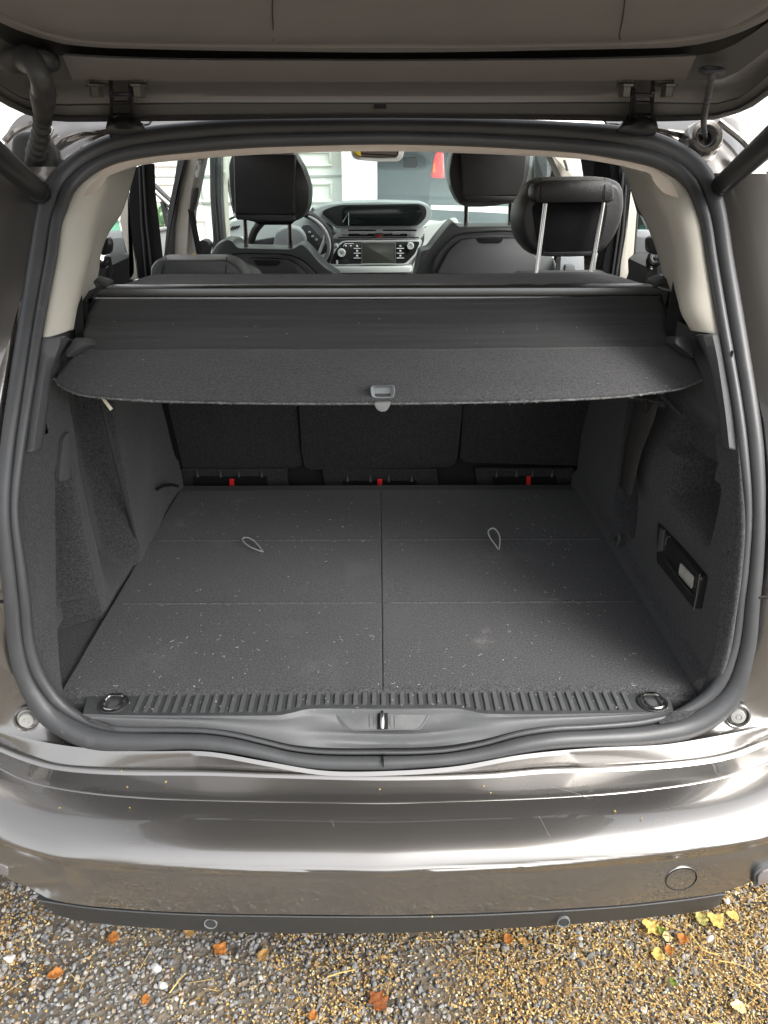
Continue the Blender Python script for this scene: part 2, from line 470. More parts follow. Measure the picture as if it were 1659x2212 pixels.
def scatter_mesh(name, protos, pos, size, rot, tones, matl, flat=True):
    """many small pieces joined into one mesh; protos are (verts, tris)"""
    VS, FS_, TN = [], [], []; off = 0
    pick = rng.integers(0, len(protos), len(pos))
    for k in range(len(protos)):
        idx = np.where(pick == k)[0]
        if not len(idx): continue
        v, f = protos[k]
        w = v[None] * size[idx][:, None, :]
        w = np.einsum('nij,nvj->nvi', rot[idx], w) + pos[idx][:, None, :]
        VS.append(w.reshape(-1, 3))
        ff = f[None] + (np.arange(len(idx)) * len(v))[:, None, None] + off
        FS_.append(ff.reshape(-1, 3)); off += len(idx) * len(v)
        TN.append(np.repeat(tones[idx], len(v), axis=0))
    v = np.concatenate(VS); f = np.concatenate(FS_); t = np.concatenate(TN)
    me = bpy.data.meshes.new(name)
    me.vertices.add(len(v)); me.vertices.foreach_set('co', v.ravel().astype(np.float32))
    me.loops.add(f.size); me.loops.foreach_set('vertex_index', f.ravel().astype(np.int32))
    me.polygons.add(len(f)); me.polygons.foreach_set('loop_start', np.arange(0, f.size, 3, dtype=np.int32))
    me.update(calc_edges=True)
    at = me.color_attributes.new('tone', 'FLOAT_COLOR', 'POINT')
    at.data.foreach_set('color', np.concatenate([t, np.ones((len(t), 1))], 1).ravel().astype(np.float32))
    me.materials.append(matl)
    o = bpy.data.objects.new(name, me); COL.objects.link(o)
    return o
def rand_rot(n, tilt=math.pi):
    a = rng.uniform(0, 2*math.pi, n); b = rng.uniform(-tilt, tilt, n); c = rng.uniform(-tilt, tilt, n)
    z = np.zeros(n); o = np.ones(n)
    Rz = np.stack([np.cos(a), -np.sin(a), z, np.sin(a), np.cos(a), z, z, z, o], 1).reshape(-1, 3, 3)
    Rx = np.stack([o, z, z, z, np.cos(b), -np.sin(b), z, np.sin(b), np.cos(b)], 1).reshape(-1, 3, 3)
    Ry = np.stack([np.cos(c), z, np.sin(c), z, o, z, -np.sin(c), z, np.cos(c)], 1).reshape(-1, 3, 3)
    return Rz @ Rx @ Ry
def rock(seed, sub):
    b = bmesh.new(); bmesh.ops.create_icosphere(b, subdivisions=sub, radius=.5)
    r = random.Random(seed)
    planes = [(Vector((r.gauss(0,1), r.gauss(0,1), r.gauss(0,1))).normalized(), r.uniform(.20, .36)) for _ in range(11)]
    for v in b.verts:
        p = v.co.copy()
        for nn, d in planes:
            k = p.dot(nn)
            if k > d: p -= nn * (k - d)
        v.co = p * (1 + .10 * mnoise.noise(p * 3 + Vector((seed, 0, 0))))
    b.verts.ensure_lookup_table()
    vv = np.array([v.co[:] for v in b.verts]); ff = np.array([[v.index for v in f.verts] for f in b.faces])
    b.free(); return vv, ff
def blotch(x, y, s, seed):
    return np.array([mnoise.noise(Vector((a*s + seed, b*s, seed*.3))) for a, b in zip(x, y)])
STONE = np.array([(.21,.21,.205), (.165,.165,.167), (.26,.255,.25), (.14,.14,.14), (.23,.205,.18), (.18,.188,.198), (.31,.30,.28), (.26,.21,.165), (.105,.105,.107), (.42,.41,.38)])
PROB = np.array([.18,.16,.13,.12,.1,.12,.07,.05,.05,.02])
def stones(n, x0, x1, y0, y1, lo, hi, protos, name, zf=.25):
    x = rng.uniform(x0, x1, n); y = rng.uniform(y0, y1, n)
    s = lo + (hi - lo) * rng.beta(1.3, 2.6, n)
    keep = rng.uniform(0, 1, n) < np.clip(1.0 - .55*np.clip((x - .15)/.7, 0, 1) + .5*blotch(x, y, 3.2, 4.0), .12, 1)
    x, y, s = x[keep], y[keep], s[keep]; m = len(x)
    size = np.stack([s*rng.uniform(.85,1.35,m), s*rng.uniform(.75,1.1,m), s*rng.uniform(.5,.75,m)], 1)
    t = STONE[rng.choice(len(STONE), m, p=PROB)] * rng.uniform(.9, 1.35, (m, 1)) * np.array([1, .99, .97])
    return np.stack([x, y, s*zf], 1), size, rand_rot(m, .7), t
big = [rock(k, 2) for k in range(9)]; small = [rock(40+k, 1) for k in range(9)]
stone_mat = tone_material('stone_tones', .8, .3)
A = [stones(6500, -1.15, 1.15, .5, 1.6, .010, .026, big, 'a', .22), stones(1500, -1.3, 1.3, -.8, .5, .014, .032, big, 'b')]
# the pale stones that stand out
xs = [PZ(20, 2071, .008), PZ(335, 2090, .008), PZ(1532, 2028, .008), PZ(1571, 1947, .008), PZ(1390, 2182, .006), PZ(350, 2128, .006)]
A.append((np.array([p[:] for p in xs]), np.array([[.032,.028,.02],[.034,.03,.022],[.026,.02,.014],[.026,.02,.014],[.022,.018,.012],[.028,.024,.018]]), rand_rot(6, .4),
          np.array([[.62,.61,.58],[.55,.55,.54],[.6,.58,.52],[.58,.56,.5],[.5,.5,.48],[.42,.42,.41]])))
gs = scatter_mesh('gravel', big, *[np.concatenate([a[i] for a in A]) for i in range(4)], stone_mat)
tag(gs, 'loose grey crushed stone lying over the driveway', 'gravel', None, 'stuff')
A = [stones(32000, -1.15, 1.15, .5, 1.6, .005, .017, small, 'a', .3), stones(9000, -1.3, 1.3, -.8, .5, .007, .018, small, 'b')]
gs = scatter_mesh('grit', small, *[np.concatenate([a[i] for a in A]) for i in range(4)], stone_mat)
tag(gs, 'fine grey chippings filling in between the larger stones', 'gravel', None, 'stuff')

# birch seeds and scales: small flat flakes, thick on the right
flake = []
for k in range(4):
    a = np.array([(-.5,0,0), (0,-.32-.05*k,.10), (.5,0,0), (0,.32+.04*k,.05)]); flake.append((a, np.array([[0,1,2],[0,2,3]])))
def flakes(n, x0, x1, y0, y1, lo, hi):
    x = rng.uniform(x0, x1, n); y = rng.uniform(y0, y1, n)
    d = np.clip(.20 + 1.1*np.clip((x + .15)/.6, 0, 1) + .75*blotch(x, y, 5.5, 9.0) + .3*blotch(x, y, 16, 2.0), .03, 1)
    k = rng.uniform(0, 1, n) < d; x, y = x[k], y[k]; m = len(x)
    s = rng.uniform(lo, hi, m)
    G = np.array([(.54,.37,.13), (.46,.28,.09), (.60,.47,.24), (.32,.18,.07), (.60,.52,.35), (.20,.12,.06), (.48,.27,.08)])
    t = G[rng.choice(len(G), m, p=[.24,.2,.18,.12,.1,.09,.07])] * rng.uniform(.7, 1.15, (m, 1))
    return np.stack([x, y, rng.uniform(.002, .011, m)], 1), np.stack([s*1.2, s, s], 1), rand_rot(m, .6), t
A = [flakes(150000, -1.1, 1.1, .5, 1.5, .0026, .0062), flakes(14000, -1.3, 1.3, -.6, .5, .004, .008)]
fl = scatter_mesh('seed_litter', flake, *[np.concatenate([a[i] for a in A]) for i in range(4)], tone_material('seed_tones', .8, .2))
tag(fl, 'golden birch seeds scattered over the gravel', 'seed litter', None, 'stuff')
# dry needles and grass blades
needle = [(np.array([(-.5,-.5,0), (.5,-.35,.5), (.5,.35,.5), (-.5,.5,0), (0,0,.9)]), np.array([[0,1,4],[1,2,4],[2,3,4],[3,0,4]]))]
n = 2200
x = rng.uniform(-1.0, 1.1, n); y = rng.uniform(.55, 1.4, n)
k = rng.uniform(0, 1, n) < np.clip(.12 + .95*np.clip((x-.1)/.6, 0, 1), 0, 1); x, y = x[k], y[k]; m = len(x)
ln = rng.uniform(.018, .055, m)
nt = np.array([(.55,.38,.13), (.45,.27,.09), (.62,.48,.22), (.30,.17,.06)])[rng.integers(0, 4, m)]
nd = scatter_mesh('needle_litter', needle, np.stack([x, y, rng.uniform(.008, .014, m)], 1), np.stack([ln, np.full(m, .0014), np.full(m, .0014)], 1), rand_rot(m, .12), nt, tone_material('needle_tones', .8, .2))
tag(nd, 'dry tan pine needles lying on the gravel', 'needles', None, 'stuff')

# ---- fallen leaves, each a thing of its own
def leaf_mat(name, col):
    return mat(name, col, .75, spec=.15, var=(110, .5), bump=(130, .6, 4), var2=[(45, .62, (col[0]*.35, col[1]*.3, col[2]*.4), 5, .15)])
LM = {'orange': leaf_mat('leaf_orange', (.34, .135, .035)), 'yellow': leaf_mat('leaf_yellow', (.50, .36, .11)), 'tan': leaf_mat('leaf_tan', (.33, .20, .075)),
      'brown': leaf_mat('leaf_red_brown', (.20, .07, .025)), 'green': leaf_mat('leaf_green', (.12, .17, .03)), 'olive': leaf_mat('leaf_olive', (.30, .27, .09)), 'pale': leaf_mat('leaf_pale', (.62, .50, .26))}
def leaf(px, py, size, kind, rotz, label, lobes=0, curl=.35, tilt=.15, z=.014):
    size *= .8
    bm = nb(); p = PZ(px, py, z); rr = random.Random(int(px*7 + py))
    N = 14
    rows = []
    for i in range(N + 1):
        t = i / N
        w = math.sin(math.pi * t ** .8) ** .8 * .40
        if lobes: w *= 1 + .28 * math.cos(t * math.pi * 2 * lobes + .7)
        w = max(w, .012)
        row = []
        for j in range(-3, 4):
            s = j / 3
            jag = 1 + (.26 * rr.uniform(-1, 1) if abs(j) == 3 else 0)
            x, y = s * w * jag, t - .5
            zz = curl * (s*s*w*1.3 + (t-.5)**2 * .8) + .09 * mnoise.noise(Vector((x*4, y*4, px)))
            row.append(V(x*size, y*size, zz*size))
        rows.append(row)
    grid(bm, rows)
    Mx = Matrix.Rotation(rotz, 3, 'Z') @ Matrix.Rotation(tilt, 3, 'X')
    bmesh.ops.transform(bm, matrix=Mx.to_4x4(), verts=bm.verts)
    o = obj('fallen_leaf', bm, LM[kind], None, fix=False, solid=.0006)
    o.location = p
    tag(o, label, 'leaf', 'fallen leaves on the gravel')
    b2 = nb()
    pts = [V(0, -.5*size - .3*size*k/4, .004 + .002*k) for k in range(5)]
    tube(b2, [Mx @ q for q in pts], .0008, 5)
    s = obj('stalk', b2, LM['tan'])
    s.parent = o
    return o
LEAVES = [
 (246, 2025, .034, 'orange', .2, 'oval orange leaf just behind the left parking sensor, nearest the bumper on the left', 0),
 (119, 2106, .038, 'orange', 2.0, 'orange curled leaf lying at the far left of the gravel', 0),
 (315, 2159, .026, 'orange', .1, 'small upright orange leaf near the bottom edge, left of centre', 0),
 (474, 2052, .040, 'orange', 1.1, 'ragged dark orange leaf below the left parking sensor', 2),
 (570, 2063, .034, 'tan', -.6, 'dull tan leaf right of the ragged dark orange one', 0),
 (407, 2016, .030, 'tan', 1.4, 'tan leaf half tucked under the bumper edge left of centre', 0),
 (677, 2193, .026, 'orange', -.3, 'narrow orange leaf at the bottom edge beside the red brown leaf', 0),
 (815, 2163, .052, 'brown', .7, 'large ragged red brown leaf at the bottom centre', 3),
 (1097, 2028, .030, 'orange', .15, 'slim upright orange leaf below the bumper, right of centre', 0),
 (1129, 2034, .026, 'tan', 1.2, 'small tan leaf right of the slim upright orange one', 0),
 (1405, 2004, .050, 'yellow', .8, 'crumpled amber leaf touching the bumper shadow beside the green scrap', 2),
 (1428, 2011, .026, 'green', .4, 'small green leaf scrap below the bumper at right', 2),
 (1440, 2024, .028, 'pale', .1, 'pale buff leaf between the green scrap and an orange leaf', 0),
 (1474, 2031, .036, 'orange', 2.5, 'pointed orange leaf on the right side of the gravel', 0),
 (1421, 2061, .036, 'yellow', -.3, 'flat round yellow leaf on the right, lowest of its cluster', 0),
 (1444, 2052, .028, 'orange', -.35, 'slender orange leaf beside the flat round yellow leaf', 0),
 (1545, 1990, .050, 'yellow', .7, 'large torn yellow leaf beside the right end of the bumper', 2),
 (1513, 1985, .040, 'olive', .3, 'faded olive leaf tucked under the right bumper corner', 0),
 (1581, 1979, .034, 'yellow', 1.1, 'small yellow leaf right of the large torn one', 0),
 (1593, 2176, .038, 'pale', 1.3, 'pale yellow leaf near the bottom right corner', 0),
 (1170, 2120, .022, 'tan', .9, 'small brownish leaf lying mid gravel, right of centre', 0),
 (1452, 2121, .022, 'green', .2, 'tiny fresh green leaf on the golden litter at right', 0),
]
for a in LEAVES: leaf(*a)
# ---- straws and twigs big enough to pick out
def straw(pts, rad, label, m):
    bm = nb(); q = spline([PZ(x, y, .014 + .003*(i % 2)) for i, (x, y) in enumerate(pts)], 12)
    c = q[0].copy()
    tube(bm, [p - c for p in q], [rad * (1 - .5*i/11) for i in range(12)], 6)
    o = obj('dry_straw', bm, m); o.location = c
    tag(o, label, 'straw', 'dry straws on the gravel')
    return o
STRAW = mat('straw', (.60, .43, .15), .7, spec=.2, var=(60, .2))
STRAWB = mat('straw_brown', (.36, .20, .07), .7, spec=.2)
straw([(366, 2145), (385, 2120), (402, 2101)], .0016, 'yellow straw lying aslant left of centre on dark stones', STRAW)
straw([(707, 2110), (740, 2100), (768, 2095)], .0016, 'yellow straw lying nearly level in the middle of the gravel', STRAW)
straw([(740, 2158), (757, 2168), (776, 2181)], .0014, 'short brown straw just left of the red brown leaf', STRAWB)
straw([(840, 2066), (846, 2090), (858, 2116)], .0015, 'brown curved straw right of the centre, pointing down the photo', STRAWB)
straw([(1490, 2016), (1520, 2052), (1555, 2064)], .0015, 'long bent straw at right between pointed orange leaf and pale stone', STRAW)
straw([(1600, 2108), (1630, 2126), (1662, 2148)], .0015, 'long tan straw running off the right edge', STRAW)
straw([(1552, 2075), (1600, 2085), (1640, 2110)], .0013, 'thin tan straw under the long bent one at far right', STRAW)

# ================================================================ the white house and the vehicle seen through the windscreen
HY = 9.0
house = empty('house', (1.0, HY + 2, 0))
tag(house, 'white rendered house with garage bays seen through the car windscreen', 'house')
xg0, xg1, xb0, xb1 = -3.3, PY(739, 400, HY).x, PY(815, 400, HY).x, 3.7
bm = nb(); box(bm, (-8, HY + .15, 2.6), (9.4, .3, 5.2)); obj('wall', bm, M['render'], house)
bm = nb(); box(bm, ((xg1 + xb0)/2, HY + .15, 1.25), (xb0 - xg1, .3, 2.5)); obj('pillar', bm, M['render'], house)
bm = nb(); box(bm, (.2, HY + .15, 3.85), (7.0, .3, 2.7)); obj('lintel', bm, M['render'], house)
bm = nb(); box(bm, (7.85, HY + .15, 2.6), (8.3, .3, 5.2)); obj('wall', bm, M['render'], house)
bm = nb(); box(bm, (-8, HY + .28, .15), (9.4, .62, .3)); obj('plinth', bm, M['doorgrey'], house)
gd = empty('garage_door', ((xg0+xg1)/2, HY, 0), house)
bm = nb(); box(bm, ((xg0+xg1)/2, HY + .2, 1.25), (xg1 - xg0, .04, 2.5)); obj('door_leaf', bm, M['garagedoor'], gd)
rows_z = [(PY(700, b, HY).z, PY(700, a, HY).z) for a, b in ((300, 358), (361.5, 379), (396, 436))]
rows_z = [(PY(700, 436, HY).z, PY(700, 397, HY).z), (PY(700, 357, HY).z, PY(700, 327, HY).z), (.18, .80)]
for z0, z1 in rows_z:
    for c in range(4):
        w = (xg1 - xg0) / 4
        bm = nb()
        x1 = xg1 - .13 - c * w; x0 = x1 - w + .16
        for (cx, cz, sx, sz) in (((x0+x1)/2, z1, x1-x0+.03, .03), ((x0+x1)/2, z0, x1-x0+.03, .03), (x0, (z0+z1)/2, .03, z1-z0-.03), (x1, (z0+z1)/2, .03, z1-z0-.03)):
            box(bm, (cx, HY + .17, cz), (sx, .03, sz), bevel=.006)
        obj('panel_moulding', bm, M['garagedoor'], gd)
bm = nb()
for zz in (PY(700, 381, HY).z, PY(700, 440, HY).z): box(bm, ((xg0+xg1)/2, HY + .172, zz), (xg1-xg0, .02, .022))
obj('section_joint', bm, M['doorcard'], gd)
bm = nb(); box(bm, (1.8, HY + 5.5, 1.3), (4.6, .1, 2.7)); box(bm, (xb0 - .3, HY + 3, 1.3), (.1, 5, 2.7)); box(bm, (xb1 + .2, HY + 3, 1.3), (.1, 5, 2.7)); box(bm, (1.8, HY + 3, 2.7), (4.6, 5, .1))
obj('bay_interior', bm, M['doorgrey'], house)
van = empty('van', (.75, HY + 2.6, 0))
tag(van, 'blue grey vehicle with red tail lamp standing in the open garage bay', 'vehicle')
VY = HY + .5
bm = nb()
prof = [(.55, VY), (1.0, VY - .02), (1.1, VY + .05), (1.75, VY + .30), (2.0, VY + .55), (2.02, VY + 3.8), (.5, VY + 4.2), (.3, VY + 4.2), (.3, VY + .02)]
a = [bm.verts.new((-.28, y, z)) for z, y in prof]; b = [bm.verts.new((1.66, y, z)) for z, y in prof]
for i in range(len(prof)): bm.faces.new((a[i], a[(i+1) % 9], b[(i+1) % 9], b[i]))
bm.faces.new(a[::-1]); bm.faces.new(b)
bmesh.ops.bevel(bm, geom=list(bm.edges), offset=.05, segments=3, affect='EDGES')
obj('body', bm, M['vanpaint'], van)
def on_van(px, py): return solve(px, py, lambda z, x: interp(z, [(.3, VY), (1.0, VY - .02), (1.1, VY + .05), (1.75, VY + .30), (2.0, VY + .55)]) - .012)
bm = nb(); slab(bm, rounded([on_van(*q) for q in ((871, 343), (900, 341), (903, 357), (896, 363), (871, 362))], .02), (0, .02, .01)); obj('rear_window', bm, M['pianoblack'], van)
M['orangelens'] = mat('orange_lens', (.62, .12, .03), .2, coat=.4)
for dx in (0, 160):
    bm = nb(); slab(bm, rounded([on_van(x + dx, y) for x, y in ((942, 329), (958, 329), (960, 386), (930, 384), (935, 352))], .03), (0, .03, .01), .006)
    o = obj('tail_lamp', bm, M['redlamp'], van)
    b2 = nb(); slab(b2, rounded([on_van(x + dx, y) + V(0, -.012, 0) for x, y in ((936, 354), (941, 350), (941, 374), (934, 374))], .015), (0, .01, 0)); l2 = obj('indicator', b2, M['orangelens'], o)
bm = nb(); slab(bm, [on_van(*q) + V(0, -.06, 0) for q in ((930, 443), (1120, 447), (1120, 462), (930, 452))], (0, .07, 0), .01); obj('bumper', bm, M['garagedoor'], van)
for sx in (-.15, 1.5):
    bm = nb(); lathe(bm, [(.0, -.1), (.30, -.1), (.32, -.08), (.32, .08), (.30, .1), (0, .1)], Matrix.Translation((sx, VY + 3.2, .32)) @ Matrix.Rotation(math.pi/2, 4, 'Y')); obj('wheel', bm, M['tyre'], van)
    bm = nb(); lathe(bm, [(.0, -.1), (.30, -.1), (.32, -.08), (.32, .08), (.30, .1), (0, .1)], Matrix.Translation((sx, VY + .8, .32)) @ Matrix.Rotation(math.pi/2, 4, 'Y')); obj('wheel', bm, M['tyre'], van)

# ================================================================ the car
car = empty('car', (0, 3.0, 0))
tag(car, 'brown grey family car seen from behind with its tailgate raised and boot empty', 'car')

# ---- opening loop traced station by station: outer edge of the rubber, inner edge of the rubber
LOOP = [((830,258),(830,308)),((600,260),(600,313)),((500,263),(500,318)),((415,270),(415,325)),((315,281),(318,335)),((240,299),(248,349)),
 ((175,330),(203,369)),((135,360),(170,395)),((107,392),(150,421)),((89,437),(138,455)),((78,480),(128,482)),((66,553),(118,556)),((52,640),(101,643)),
 ((38,728),(86,730)),((23,828),(71,830)),((3,978),(49,979)),((-2,1106),(36,1106)),((6,1231),(51,1229)),((13,1306),(60,1303)),((20,1381),(66,1376)),
 ((29,1431),(76,1422)),((41,1468),(89,1456)),((59,1506),(110,1491)),((85,1545),(136,1523)),((125,1578),(170,1547)),((160,1598),(198,1562)),
 ((200,1611),(228,1571)),((250,1617),(267,1576)),((330,1618),(335,1577)),((400,1616),(400,1578)),((450,1618),(455,1581)),((500,1624),(510,1590)),
 ((575,1639),(582,1608)),((625,1651),(630,1619)),((700,1660),(700,1626)),((830,1661),(830,1627)),((905,1657),(905,1627)),((980,1651),(972,1622)),
 ((1055,1639),(1045,1608)),((1130,1624),(1118,1587)),((1205,1614),(1195,1575)),((1280,1610),(1272,1571)),((1380,1607),(1375,1562)),((1430,1601),(1420,1553)),
 ((1480,1591),(1457,1544)),((1530,1569),(1494,1525)),((1580,1526),(1528,1499)),((1605,1481),(1551,1468)),((1620,1431),(1570,1426)),((1630,1381),(1583,1377)),
 ((1638,1294),(1594,1294)),((1645,1231),(1603,1231)),((1650,1106),(1612,1106)),((1647,978),(1600,976)),((1635,878),(1587,878)),((1619,778),(1570,781)),
 ((1602,678),(1552,684)),((1580,553),(1531,558)),((1569,480),(1519,483)),((1559,437),(1506,446)),((1547,400),(1490,409)),((1532,375),(1472,387)),
 ((1507,347),(1445,367)),((1469,322),(1412,352)),((1419,300),(1369,342)),((1369,287),(1330,336)),((1319,279),(1290,330)),((1244,272),(1230,324)),((1100,264),(1095,316)),((980,260),(975,311))]
def mid(i, k):
    (a, b), (c, d) = LOOP[i]; return (a + (c - a) * k, b + (d - b) * k)
def lens(i):   # share of the outer bulb
    (a, b), (c, d) = LOOP[i]
    return .60 + .16 * max(0, min(1, (b - 1480) / 120))
NL = len(LOOP)
seal = empty('opening_seal', (0, 1.0, .95), car)
ctr, rad, ctr2, rad2 = [], [], [], []
for i in range(NL):
    k = lens(i)
    o_, m_, i_ = SS(*mid(i, 0)), SS(*mid(i, k)), SS(*mid(i, 1.0))
    ctr.append((o_ + m_) / 2); rad.append((o_ - m_).length / 2 * 1.03)
    ctr2.append((m_ + i_) / 2 + V(0, .006, 0)); rad2.append((m_ - i_).length / 2 * 1.05)
def loop_tube(name, ctr, rad, seg, matl, parent, n=260):
    pts = spline([(p.x, p.y, p.z) for p in ctr], n, True)
    # radius resampled along the same loop
    L = [0]
    for a, b in zip(ctr, ctr[1:] + ctr[:1]): L.append(L[-1] + (b - a).length)
    rr = []
    for i in range(n):
        s = L[-1] * i / n; j = max(k for k in range(len(L)) if L[k] <= s); j = min(j, len(ctr) - 1)
        t = (s - L[j]) / max(L[j+1] - L[j], 1e-9); rr.append(rad[j] * (1-t) + rad[(j+1) % len(rad)] * t)
    bm = nb(); tube(bm, pts, rr, seg, closed=True)
    return obj(name, bm, matl, parent)
loop_tube('bulb', ctr, rad, 14, M['rubber'], seal)
loop_tube('lip', ctr2, rad2, 10, M['rubber'], seal)
cc = [SS(*mid(i, lens(i))) + V(0, .012, 0) for i in range(NL)]
loop_tube('carrier', cc, [.006] * NL, 8, M['blackmatte'], seal)
c = SS(828, 1645)
bm = nb(); box(bm, c + V(0, -.003, .007), (.0012, .022, .012)); obj('joint', bm, M['blackmatte'], seal)

# ---- body around the opening
body = empty('body', (0, 2.0, .9), car)
def O(i): return LOOP[i][0]
iL = list(range(9, 24)); iR = list(range(46, 60))
EL = [(133,360),(106,391),(87,437),(76,480),(63,553),(54,610),(35,680),(18,740),(-2,800),(-22,880),(-50,1000),(-62,1106),(-62,1231),(-58,1306),(-50,1381),(-45,1431),(-40,1468)]
ER = [(1620+80,1481),(1700,1431),(1698,1381),(1695,1294),(1690,1231),(1680,1106),(1665,978),(1642,878),(1623,778),(1605,678),(1583,553),(1571,480),(1561,437),(1549,400),(1533,374)]
# side flange, lit silver strip beside the rubber
bm = nb()
a = [SS(*O(i), .012) for i in iL[:13]]; e = [SS(*p, -.012) for p in EL[2:15]]
loft(bm, [a, [p.lerp(q, .5) + V(0, -.006, 0) for p, q in zip(a, e)], e], 60, sub=3)
x2 = [p + V(-.05, .10, 0) for p in e]
obj('side_flange', bm, M['paint'], body)
bm = nb()
a = [SS(*O(i), .012) for i in iR[::-1]]; e = [SS(*p, -.012) for p in ER[::-1][1:]]
loft(bm, [a, [p.lerp(q, .5) + V(0, -.006, 0) for p, q in zip(a, e)], e], 60, sub=3)
obj('side_flange', bm, M['paint'], body)
# outer skin behind the flange, dark at the pillars
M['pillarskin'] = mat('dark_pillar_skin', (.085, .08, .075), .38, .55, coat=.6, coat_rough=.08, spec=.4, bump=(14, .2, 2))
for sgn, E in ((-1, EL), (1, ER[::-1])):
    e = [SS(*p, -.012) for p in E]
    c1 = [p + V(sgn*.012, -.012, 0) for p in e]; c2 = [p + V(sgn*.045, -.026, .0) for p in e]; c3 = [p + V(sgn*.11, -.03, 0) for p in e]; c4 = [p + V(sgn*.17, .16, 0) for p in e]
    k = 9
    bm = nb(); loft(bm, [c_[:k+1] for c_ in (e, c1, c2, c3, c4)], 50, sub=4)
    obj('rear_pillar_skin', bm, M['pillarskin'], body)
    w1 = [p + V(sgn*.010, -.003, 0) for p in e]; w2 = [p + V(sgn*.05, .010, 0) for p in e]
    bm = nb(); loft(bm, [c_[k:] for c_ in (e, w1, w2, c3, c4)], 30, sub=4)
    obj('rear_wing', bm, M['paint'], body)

# lower corners and the shelf under the rubber
Z1, Z2 = .556, .553
L1 = [(-120,1560),(-60,1590),(0,1614),(50,1634),(125,1654),(250,1664),(450,1666),(600,1671),(830,1676),(1055,1671),(1180,1661),(1330,1657),(1480,1646),(1580,1629),(1659,1599),(1720,1570),(1780,1540)]
L2 = [(-120,1600),(-60,1632),(0,1661),(50,1686),(150,1709),(300,1724),(500,1730),(830,1735),(1130,1726),(1330,1714),(1480,1696),(1580,1676),(1659,1649),(1720,1620),(1780,1588)]
L0 = [(-120,1535),(-60,1560),(0,1579),(75,1599),(150,1612),(210,1618),(250,1622),(330,1623),(450,1624),(575,1645),(700,1665),(830,1666),(980,1656),(1130,1630),(1280,1616),(1400,1611),(1455,1606),(1580,1584),(1659,1566),(1720,1545),(1780,1520)]
# outer rubber edge in the same order, from left corner round the bottom to the right corner
OB = [(-60,1468),(-45,1440)] 
obot = [O(i) for i in range(19, 51)]
cA = [SS(*p, .01) for p in obot]
cornerL = [SS(*O(i), .012) for i in range(19, 28)]
def l0(p): return SS(p[0], p[1], -.012)
# left corner plate
bm = nb()
outerL = [l0(p) for p in ((-50,1381),(-52,1440),(-56,1500),(-40,1568),(0,1579),(75,1599),(150,1612),(210,1618),(250,1621))]
loft(bm, [cornerL, [a.lerp(b, .5) + V(0, -.004, 0) for a, b in zip(cornerL, outerL)], outerL], 40, sub=3)
obj('corner_plate', bm, M['paint'], body)
bm = nb()
cornerR = [SS(*O(i), .012) for i in range(50, 41, -1)]
outerR = [l0(p) for p in ((1695,1300),(1700,1381),(1705,1440),(1706,1510),(1700,1553),(1659,1566),(1580,1584),(1455,1606),(1380,1611))]
loft(bm, [cornerR, [a.lerp(b, .5) + V(0, -.004, 0) for a, b in zip(cornerR, outerR)], outerR], 40, sub=3)
obj('corner_plate', bm, M['paint'], body)
for sgn, ol in ((-1, outerL), (1, outerR)):
    bm = nb()
    q0 = ol[:5]
    loft(bm, [q0, [p + V(sgn*.035, .012, 0) for p in q0], [p + V(sgn*.09, .10, 0) for p in q0], [V(sgn*.865, 1.55, p.z) for p in q0]], 24, sub=5)
    obj('wing_side', bm, M['paint'], body)
bm = nb()
cB = [l0(p) for p in L0]; cC = [PZ(*p, Z1 + .002) for p in L1]
cBd = [a + V(0, -.004, -.006) for a in spline(cB, 90)]; cCd = [a + V(0, .006, -.006) for a in spline(cC, 90)]
loft(bm, [cB, cBd, cCd, cC], 90)
obj('rear_panel_shelf', bm, M['paint'], body)
bm = nb()
cD = [PZ(p[0], p[1] - 1, Z2 + .0005) for p in L2]
sC, sD = spline([p + V(0, .0, -.0002) for p in cC], 90), spline(cD, 90)
ch = [[p + V(0, .003, -.001) for p in sC], sC, [p + V(0, -.0016, -.0006) for p in sC], [p + V(0, -.0034, -.0034) for p in sC], [p + V(0, -.005, -.0050) for p in sC], [p + V(0, -.009, -.0052) for p in sC],
      [a.lerp(b, .6) + V(0, 0, -.0026) for a, b in zip(sC, sD)], [p + V(0, .003, .0002) for p in sD], sD, [p + V(0, -.0016, -.0012) for p in sD], [p + V(0, -.0026, -.0040) for p in sD], [p + V(0, -.003, -.012) for p in sD]]
loft(bm, ch, 90)
obj('bumper_shoulder', bm, M['paint'], body)
# the panel gap low on either side
for (a, b) in (((-20, 1298), (17, 1300)), ((1638, 1290), (1690, 1288))):
    bm = nb(); p, q = SS(*a, -.010), SS(*b, -.006)
    tube(bm, [p, q], .0028, 6); obj('panel_gap', bm, M['blackmatte'], body)
# round rubber stops in their cups
def bump_stop(px, py, lab):
    c = SS(px, py, -.004); n = (V(0, -1, .25) + V(.25 if px < 800 else -.25, 0, 0)).normalized()
    q = n.to_track_quat('Z', 'Y').to_matrix().to_4x4(); T = Matrix.Translation(c) @ q
    g = nb()
    prof = [(.0180, -.006), (.0185, .002), (.0200, .0035), (.0212, .002), (.0216, -.004)]
    rows = [[T @ V(r*math.cos(2*math.pi*k/28), r*math.sin(2*math.pi*k/28), h) for k in range(28)] for r, h in prof]
    rows = [[T @ V(.0165*math.cos(2*math.pi*k/28), .0165*math.sin(2*math.pi*k/28), -.0045) for k in range(28)]] + rows
    grid(g, rows, close_u=True); o = obj('stop_cup', g, M['paint'], body)
    b2 = nb(); lathe(b2, [(.017, -.005), (.013, -.004), (.0125, .004), (.0115, .006), (.006, .0065), (.0055, .0055), (.0035, .0055), (.003, .0068), (.0002, .0068)], T, 24)
    s = obj('bump_stop', b2, M['cap'], o)
bump_stop(58, 1554, 'l'); bump_stop(1593, 1546, 'r')

